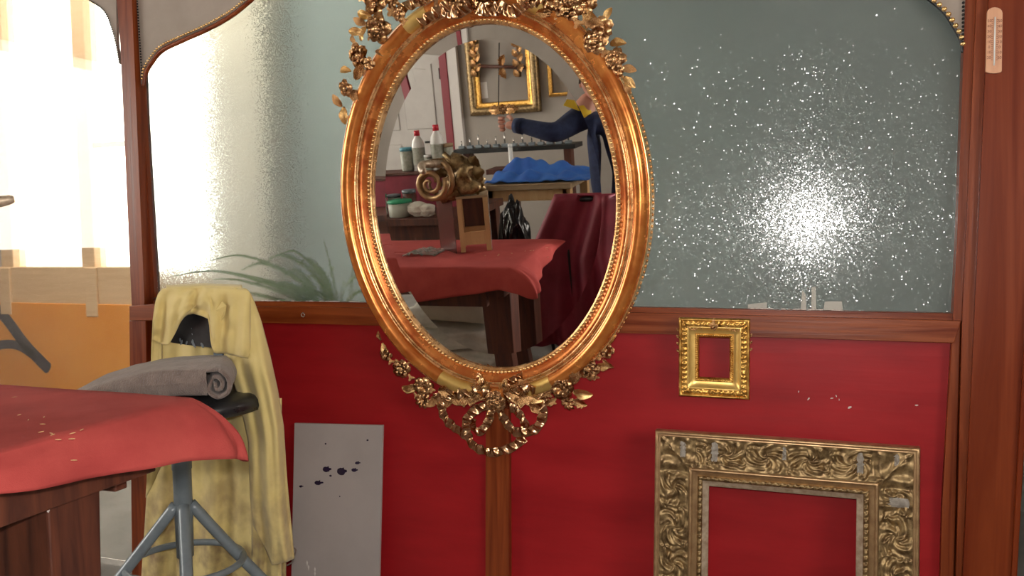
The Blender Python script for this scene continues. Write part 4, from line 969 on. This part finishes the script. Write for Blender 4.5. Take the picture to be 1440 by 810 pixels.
jar(718,215,-3.1,1.003,.15,.014,MT['white_pl'],MT['white_pl'],'glue_tube','slim white tube standing behind the blue cloth','bottle')
o = bpy.data.objects[-1] if False else None
box_ = thing('side_stand', 'small dark stand behind the plank bench holding the slim white tube', 'stand', (RM(718,215,-3.1).x,-3.1,0))
box('stand_top', (RM(718,215,-3.1).x-.15,-3.2,.97), (RM(718,215,-3.1).x+.15,-3.02,1.002), MT['bench'], box_, .002)
box('stand_leg', (RM(718,215,-3.1).x-.03,-3.14,0), (RM(718,215,-3.1).x+.03,-3.08,.97), MT['bench'], box_, .002)

# wine-red drape hung over a rack, right of the table in the mirror
dx0, dx1 = RM(775,280,-1.72).x, -.60
t = thing('coat_rack', 'low iron rack under the wine-red drape', 'rack', ((dx0+dx1)/2,-1.78,0))
obj('rack_bar', tube_bm([Vector((dx0+.03,-1.78,.985)), Vector((dx1-.02,-1.78,.985))], .012, 10), MT['iron'], t, True)
for x in (dx0+.05, dx1-.04):
    obj('rack_leg', tube_bm([Vector((x,-1.78,.0)), Vector((x,-1.78,.985))], .012, 10), MT['iron'], t, True)
def drapef(i, j):
    u, v = i/60, j/40
    if j < 8: a = math.pi*j/8; y = -1.78 - .018*math.cos(a); z = 1.0+.012*math.sin(a); 
    sp = -.15*min(1, max(0,(j-8)/32)*3.2)*(1-u)
    x = lerp(dx0, dx1, u) + sp*(.9)
    if j < 8: return Vector((lerp(dx0,dx1,u), y, z))
    vv = (j-8)/32; amp = .022 + .035*vv
    y = -1.762 + amp*(math.sin(u*17+.8*ns(vv*2,1)) + .5*math.sin(u*31+1)) + .07*vv
    return Vector((x, y, lerp(1.0, .10, vv) + .01*math.sin(u*9)))
o = obj('wine_drape', grid_bm(61, 41, drapef), MT['cloth_wine'], None, True); solidify(o, .003); tag(o, 'wine-red cloth hanging in folds at the lower right of the mirror', 'drape')

# linen roll and dust sheets under the table
t0 = RM(655,430,-1.60)
bm = tube_bm([Vector((-2.05,-1.63,.56)), Vector((-1.44,-1.58,.545))], .105, 24)
for v in bm.verts: v.co.z = .52+(v.co.z-.55)*.82
o = obj('linen_roll', bm, MT['linen'], None, True); tag(o, 'dusty beige roll of linen under the red table, seen in the mirror', 'fabric roll')
def pillow(name, c, s, label, seed):
    bm = bmesh.new(); bmesh.ops.create_icosphere(bm, subdivisions=4, radius=1)
    for v in bm.verts:
        p = v.co.copy(); q = Vector([math.copysign(abs(a)**.7, a) for a in p]); k = 1+.13*ns(p.x*3+seed, p.y*3, p.z*4)+.05*ns(p.x*9+seed,p.y*9,p.z*9)
        v.co = Vector((c[0]+q.x*s[0]*k, c[1]+q.y*s[1]*k, c[2]+q.z*s[2]*k))
    o = obj(name, bm, MT['sheet'], None, True); return tag(o, label, 'dust sheet', 'bundled dust sheets')
pillow('dust_sheet', (-1.72,-1.60,.345), (.36,.15,.080), 'upper grey-white dust sheet bundle under the table', 1)
pillow('dust_sheet', (-1.70,-1.60,.205), (.42,.165,.066), 'lower dirty dust sheet bundle under the table', 5)
pillow('dust_sheet', (-1.76,-1.60,.072), (.40,.165,.068), 'dust sheet heap spread on the floor under the table', 9)
# black shiny bag
bm = bmesh.new(); bmesh.ops.create_icosphere(bm, subdivisions=4, radius=1)
bc = RM(722,300,-2.15)
for v in bm.verts:
    k = 1+.25*ns(v.co.x*3,v.co.y*3,v.co.z*2.2); v.co = Vector((bc.x+v.co.x*.085*k, -2.15+v.co.y*.08*k, .62+v.co.z*.31*k))
MT['bag'] = mat('shiny_black_bag', (.006,.006,.008), .16)
o = obj('plastic_bag', bm, MT['bag'], None, True); tag(o, 'shiny black bin bag standing under the plank bench', 'bag')
box_ = thing('bag_box', 'low dark box under the black bin bag', 'box', (bc.x,-2.15,0)); box('box_body', (bc.x-.14,-2.27,0), (bc.x+.14,-2.03,.31), MT['bench'], box_, .004)

# ================================================================== BACK OF THE WORKSHOP (seen in the mirror)
BY = -4.6
dxa, dxb = RM(500,72,BY).x, RM(619.5,72,BY).x
d1 = thing('door_1', None, None, ((dxa+dxb)/2,BY,0), kind='structure')
box('door_leaf', (dxa,BY,0), (dxb,BY+.035,2.25), MT['door'], d1, .003)
for z0_, z1_ in ((.12,.55),(.68,1.08),(1.20,2.1)):
    wmid = (dxb-dxa)
    for a, b in ((.10,.46),(.54,.90)):
        pnl = box('door_panel', (dxa+wmid*a,BY+.033,z0_), (dxa+wmid*b,BY+.046,z1_), MT['door'], d1, .008)
for x in (dxa-.02,):
    box('door_casing', (x-.09,BY,0), (x,BY+.04,2.35), MT['oxblood'], d1, .003)
obj('door_handle', tube_bm([Vector((dxb-.09,BY+.03,1.09)), Vector((dxb-.09,BY+.07,1.09)), Vector((dxb-.19,BY+.07,1.09))], .009, 8), MT['iron'], d1, True)
for z_ in (1.6,.5): obj('hinge', tube_bm([Vector((dxb-.01,BY+.04,z_)), Vector((dxb-.01,BY+.04,z_+.09))], .008, 8), MT['iron'], d1, True)
xr = RM(630,72,BY).x
bx_ = struct('trim_2', box_bm((dxb,BY,0), (xr,BY+.06,3.0), .003), MT['oxblood'])
struct('trim_3', box_bm((xr,BY,0), (RM(644,72,BY).x,BY+.05,3.0), .003), MT['whitewood'])
def hang_frame(label, pxa, pya, pxb, pyb, bw, m):
    a, b = RM(pxa,pya,BY+.05), RM(pxb,pyb,BY+.05); Wd_, Ht_ = abs(b.x-a.x), abs(a.z-b.z)
    bl = Vector((max(a.x,b.x), BY+.02, min(a.z,b.z)))
    M = Matrix(((-1,0,0,bl.x),(0,0,1,bl.y),(0,1,0,bl.z),(0,0,0,1)))
    q = thing('picture_frame', label, 'picture frame', mw=M); LOCAL.add(q.name)
    rect_ring('outer_molding', Wd_, Ht_, [(0,-.015),(0,.03),(.01,.045),(bw*.5,.05),(bw*.6,.035)], m, q, 20, lambda al,s,L_,k: .004*math.sin(al*90)*(1 if .005<s<bw*.5 else 0))
    rect_ring('inner_molding', Wd_, Ht_, [(bw*.6,.035),(bw*.8,.022),(bw*.9,.028),(bw,.02),(bw,-.01)], MT['gold_small'], q, 12); return q, M, Wd_, Ht_
q, M, fw, fh = hang_frame('large gilt picture frame hanging on the back wall, reflected at the top of the mirror', 646, -8, 760, 157, .10, MT['gold_dirty'])
nm, me = OM['F']
for xx in (.5,): link('carved_flower', me, q, Matrix.Translation(Vector((fw*xx,.04,.05))) @ Matrix.Scale(.045,4)); 
for k in (-1,1): link('carved_leaf', OM['a'][1], q, Matrix.Translation(Vector((fw*.5,.04,.045))) @ Matrix.Rotation(0 if k > 0 else math.pi,4,'Z') @ Matrix.Scale(.13,4))
q2, _, _, _ = hang_frame('small gilt frame at the right of the large one in the mirror', 768, 80, 806, 134, .028, MT['gold_small'])
# carved drops and the bracket hanging inside the large frame
def drop(px, label):
    a, b = RM(px,48,BY+.05), RM(px,108,BY+.05); c = thing('carved_drop', label, 'carving', tuple(b), 'carved wooden drops')
    obj('stem', tube_bm([a, b], .014, 8), MT['gold_dirty'], c, True)
    for k in range(9):
        z = lerp(b.z, a.z, k/8.5); link('leaf', OM['a'][1], c, None).matrix_basis = Matrix.Translation(Vector((b.x,b.y+.01,z))) @ Matrix.Rotation(R_(-90-35*(-1)**k),4,'Y') @ Matrix.Rotation(R_(-90),4,'X') @ Matrix.Scale(.075,4)
drop(671,'carved gilded drop hanging left inside the large reflected frame'); drop(731,'carved gilded drop hanging right inside the large reflected frame')
a, b = RM(672,93,BY+.06), RM(738,95,BY+.06)
t = thing('carved_bracket', 'dark carved crossbar with leaves hanging inside the large reflected frame', 'carving', tuple((a+b)/2))
obj('crossbar', tube_bm([a, b], .014, 8), MT['bench'], t, True)
for k in (-1,1): link('leaf', OM['a'][1], t, None).matrix_basis = Matrix.Translation((a+b)/2) @ Matrix.Rotation(R_(90 - 70*k - 90),4,'Y') @ Matrix.Rotation(R_(-90),4,'X') @ Matrix.Scale(.10,4)
obj('cord', tube_bm([RM(702,60,BY+.05), RM(701,150,BY+.05)], .004, 6), MT['iron'], t, True)
a, b = RM(674,116,BY+.01), RM(686,138,BY+.01)
o = box('paper_note', (min(a.x,b.x),BY+.001,min(a.z,b.z)), (max(a.x,b.x),BY+.003,max(a.z,b.z)), MT['whitewood'], None, 0); tag(o, 'small blank pale paper pinned on the back wall inside the reflected frame', 'paper')

# ================================================================== PLANT BEHIND THE TEXTURED GLASS
px0 = P(455,420,.14)
t = thing('potted_plant', 'green strap-leaved plant behind the textured glass left of the mirror', 'plant', (px0.x,.20,0))
obj('pot', lathe_bm([(.001,.66),(.075,.66),(.10,.84),(.108,.84),(.108,.86),(.09,.86),(.088,.84),(.001,.84)], 28, None, (px0.x,.20,0)), MT['terracotta'], t, True)
def blade(tgt, hgt, Y1, wd, base=None):
    b0_ = Vector((px0.x+rnd.uniform(-.05,.05), .20+rnd.uniform(-.03,.03), .84)) if base is None else base
    b = P(*tgt, Y1); mid = (b0_+b)/2 + Vector((0,0,hgt)); c = smooth_path([b0_, b0_.lerp(mid,.5)+Vector((0,0,hgt*.45)), mid, mid.lerp(b,.55)+Vector((0,0,hgt*.25)), b], 6); n = len(c)
    def fn(i, j):
        u = i/(n-1); v = j/2*2-1; return c[i] + Vector((.25*wd*v*(1-u**2)+0, .35*wd*v*(1-u), wd*v*(1-u)**.5 - .15*wd*abs(v)))
    o = obj('leaf', grid_bm(n, 3, fn), MT['leaf'], t, True); solidify(o, .001)
for tg, hg, Y, wd in [((243,388),.085,.035,.006),((297,366),.10,.04,.006),((262,384),.07,.03,.005),((395,358),.10,.05,.006),((300,392),.05,.05,.006),((340,380),.10,.10,.009),((370,372),.12,.12,.010),((350,400),.06,.08,.009),
                      ((420,372),.10,.12,.010),((330,410),.03,.10,.010),((380,400),.06,.12,.012),((400,388),.09,.16,.012),((430,395),.08,.12,.011),((400,412),.03,.10,.012),((455,335),.02,.06,.006),((470,380),.08,.12,.01),((500,385),.10,.1,.01),((530,398),.10,.1,.01),((485,400),.06,.14,.012),((440,408),.03,.1,.012),((515,412),.05,.12,.012)]:
    blade(tg, hg, Y, wd)
tt = thing('plant_stand', 'small wooden stand carrying the pot behind the textured glass', 'stand', (px0.x,.2,0))
box('stand_top', (px0.x-.14,.06,.635), (px0.x+.14,.34,.66), MT['pine'], tt, .003)
for dx in (-.12,.10):
    for dy in (.08,.30): box('leg', (px0.x+dx,dy,0), (px0.x+dx+.02,dy+.02,.635), MT['pine'], tt, .002)

# ================================================================== THE PERSON (met only in the mirror)
def skin_mesh(name, verts, edges, m, parent, lv=2, root=0):
    me = bpy.data.meshes.new(name); me.from_pydata([v[:3] for v in verts], edges, []); me.materials.append(m)
    o = link(name, me, parent)
    md = o.modifiers.new('skin', 'SKIN'); md.use_smooth_shade = True
    if not me.skin_vertices: 
        bm = bmesh.new(); bm.from_mesh(me); bm.verts.layers.skin.verify(); bm.to_mesh(me); bm.free()
    for i, v in enumerate(verts):
        r = v[3]; r = r if isinstance(r, tuple) else (r, r); me.skin_vertices[0].data[i].radius = r; me.skin_vertices[0].data[i].use_root = (i == root)
    s = o.modifiers.new('sub', 'SUBSURF'); s.levels = lv; s.render_levels = lv; return o
sh = RM(806,168,-2.02); el = RM(779,188,-1.86); wr = RM(728,177,-1.90); hd = RM(709,175,-1.92)
bxc = sh.x + .20; by_ = -2.06
t = thing('person', 'person in navy sweater with yellow collar reaching out one arm, reflected in the mirror', 'person', (bxc,by_,0))
bz = .90
V = [(bxc,by_,bz,(.11,.085)), (bxc,by_,1.10,(.11,.08)), (bxc,by_,1.28,(.13,.09)), (bxc,by_,1.41,(.09,.07)), (bxc+.05,by_+.01,1.49,.048), (bxc+.09,by_+.02,1.56,.05),
     (sh.x+.02,sh.y,sh.z,.045), (el.x,el.y,el.z,.036), (wr.x,wr.y,wr.z,.025), (bxc+.19,by_,1.38,.045), (bxc+.24,by_-.03,1.10,.036), (bxc+.22,by_+.04,.86,.025),
     (bxc-.09,by_,.84,.075), (bxc-.10,by_+.02,.47,.052), (bxc-.10,by_-.02,.10,.036), (bxc-.11,by_+.10,.04,.035), (bxc+.09,by_,.84,.075), (bxc+.10,by_+.02,.47,.052), (bxc+.11,by_-.02,.10,.036), (bxc+.12,by_+.10,.04,.035)]
Ed = [(0,1),(1,2),(2,3),(3,4),(4,5),(3,6),(6,7),(7,8),(3,9),(9,10),(10,11),(0,12),(12,13),(13,14),(14,15),(0,16),(16,17),(17,18),(18,19)]
skin_mesh('body', V, Ed, MT['skin'], t)
sw = [(bxc,by_,.86,(.15,.115)), (bxc,by_,1.08,(.15,.11)), (bxc,by_,1.27,(.165,.12)), (bxc,by_,1.40,(.12,.09)), (bxc+.01,by_+.01,1.445,(.06,.06)),
      (sh.x+.02,sh.y,sh.z,.066), ((sh.x+el.x)/2,(sh.y+el.y)/2,(sh.z+el.z)/2-.01,.058), (el.x,el.y,el.z,.052), (wr.x+.02,wr.y,wr.z,.038), (wr.x-.005,wr.y,wr.z,.036), (bxc+.19,by_,1.37,.066), (bxc+.245,by_-.03,1.10,.052), (bxc+.225,by_+.035,.90,.040)]
skin_mesh('sweater', sw, [(0,1),(1,2),(2,3),(3,4),(3,5),(5,6),(6,7),(7,8),(8,9),(3,10),(10,11),(11,12)], MT['navy'], t)
tr = [(bxc,by_,.94,(.135,.105)), (bxc,by_,.84,(.13,.11)), (bxc-.09,by_,.76,.09), (bxc-.10,by_+.02,.47,.068), (bxc-.10,by_-.01,.11,.058), (bxc+.09,by_,.76,.09), (bxc+.10,by_+.02,.47,.068), (bxc+.11,by_-.01,.11,.058)]
skin_mesh('trousers', tr, [(0,1),(1,2),(2,3),(3,4),(1,5),(5,6),(6,7)], MT['denim'], t)
for s in (-1,1):
    bm = bmesh.new(); bmesh.ops.create_icosphere(bm, subdivisions=3, radius=1, matrix=Matrix.Translation(Vector((bxc+s*.11,by_+.06,.045))) @ Matrix.Diagonal((.05,.14,.055,1)))
    for v in bm.verts: v.co.z = max(.003, v.co.z)
    obj('shoe', bm, MT['black'], t, True)
# yellow collar with a white tip, standing up at the near shoulder
cc = RM(808,150,-2.0); bm = bmesh.new()
bm = lathe_bm([(.072,-.035),(.066,.0),(.052,.04),(.056,.038),(.070,-.002),(.078,-.035)], 24, None, (bxc+.035,by_+.01,1.455)); obj('shirt_collar', bm, MT['yellow_cl'], t, True)
def cone_flap(tip, l, r, m, nm):
    bm = poly_prism([tip, l, r], Vector((0,.012,0)), .002); return obj(nm, bm, m, t)
cone_flap(RM(803,131,-1.97), RM(793,148,-1.97), RM(816,156,-1.97), MT['yellow_cl'], 'collar_flap'); cone_flap(RM(801,123,-1.965), RM(797,139,-1.965), RM(811,141,-1.965), MT['whitewood'], 'collar_tip')
# head with face, ears, hair (turned a little towards the mirror)
hc = Vector((bxc+.11, by_+.03, 1.63)); bm = bmesh.new(); bmesh.ops.create_icosphere(bm, subdivisions=5, radius=1)
for v in bm.verts:
    p = v.co; x, y, z = p.x*.076, p.y*.096, p.z*.118
    if z < -.02: k = 1-.38*((-z-.02)/.098); x *= k; y = y*(1-.12*((-z-.02)/.098))
    if y > 0:
        nz_ = math.exp(-((x/.013)**2))*math.exp(-(((z+.018)/.026)**2)); y += .024*nz_
        for s in (-1,1): y -= .011*math.exp(-(((x-s*.031)/.017)**2)-((z-.006)/.014)**2)
        y += .007*math.exp(-((x/.03)**2)-((z+.062)/.008)**2) - .005*math.exp(-((x/.028)**2)-((z+.054)/.004)**2); y += .006*math.exp(-((z-.026)/.012)**2)*math.exp(-(x/.05)**2)
        y += .008*math.exp(-((x/.022)**2)-((z+.10)/.018)**2)
    v.co = hc + Vector((x,y,z))
head = obj('head', bm, MT['skin'], t, True)
for s in (-1,1):
    bm = bmesh.new(); ball(bm, hc+Vector((s*.031,.080,.006)), .012); obj('eye', bm, MT['eye'], head, True)
    bm = bmesh.new(); bmesh.ops.create_icosphere(bm, subdivisions=3, radius=1, matrix=Matrix.Translation(hc+Vector((s*.078,-.005,-.005))) @ Matrix.Diagonal((.010,.020,.032,1))); obj('ear', bm, MT['skin'], head, True)
bm = bmesh.new(); bmesh.ops.create_icosphere(bm, subdivisions=4, radius=1)
dl = [v for v in bm.verts if v.co.z < -.25 or (v.co.y > .45 and v.co.z < .45)]; bmesh.ops.delete(bm, geom=dl, context='VERTS')
for v in bm.verts: k = 1+.04*ns(v.co.x*12,v.co.y*12,v.co.z*3); v.co = hc + Vector((v.co.x*.084*k, v.co.y*.104*k-.004, v.co.z*.127*k+.002))
hr = obj('hair', bm, MT['hair'], head, True); solidify(hr, .008)
# hand: palm and five curled fingers pointing away along the arm
ax = (hd-wr).normalized(); upv = Vector((0,0,1)); sd = ax.cross(upv).normalized()
HV = [(*(wr+ax*-.02),.024), (*(wr+ax*.03),(.032,.022)), (*(wr+ax*.065),(.038,.022))]
skin_mesh('hand', HV, [(0,1),(1,2)], MT['skin'], t)
for k, (o_, l_) in enumerate(((.028,.034),(.010,.038),(-.010,.035),(-.027,.028))):
    b = wr + ax*.078 + upv*o_
    p1 = b + ax*l_*.8 + sd*.006; p2 = p1 + ax*l_*.15 - sd*l_*.8; p3 = p2 - ax*l_*.6 - sd*l_*.15
    skin_mesh('finger', [(*b,.0095),(*p1,.0088),(*p2,.008),(*p3,.007)], [(0,1),(1,2),(2,3)], MT['skin'], t)
b = wr + ax*.03 + upv*.026; p1 = b + upv*.014 + ax*.028 - sd*.018; p2 = p1 + ax*.024 - sd*.014 - upv*.008
skin_mesh('thumb', [(*b,.011),(*p1,.0098),(*p2,.008)], [(0,1),(1,2)], MT['skin'], t)
if not wr: pass
wc = wr + ax*.0; bm = tube_bm([wc-ax*.03, wc+ax*.012], [.040,.037], 16); obj('cuff', bm, MT['navy'], t, True)
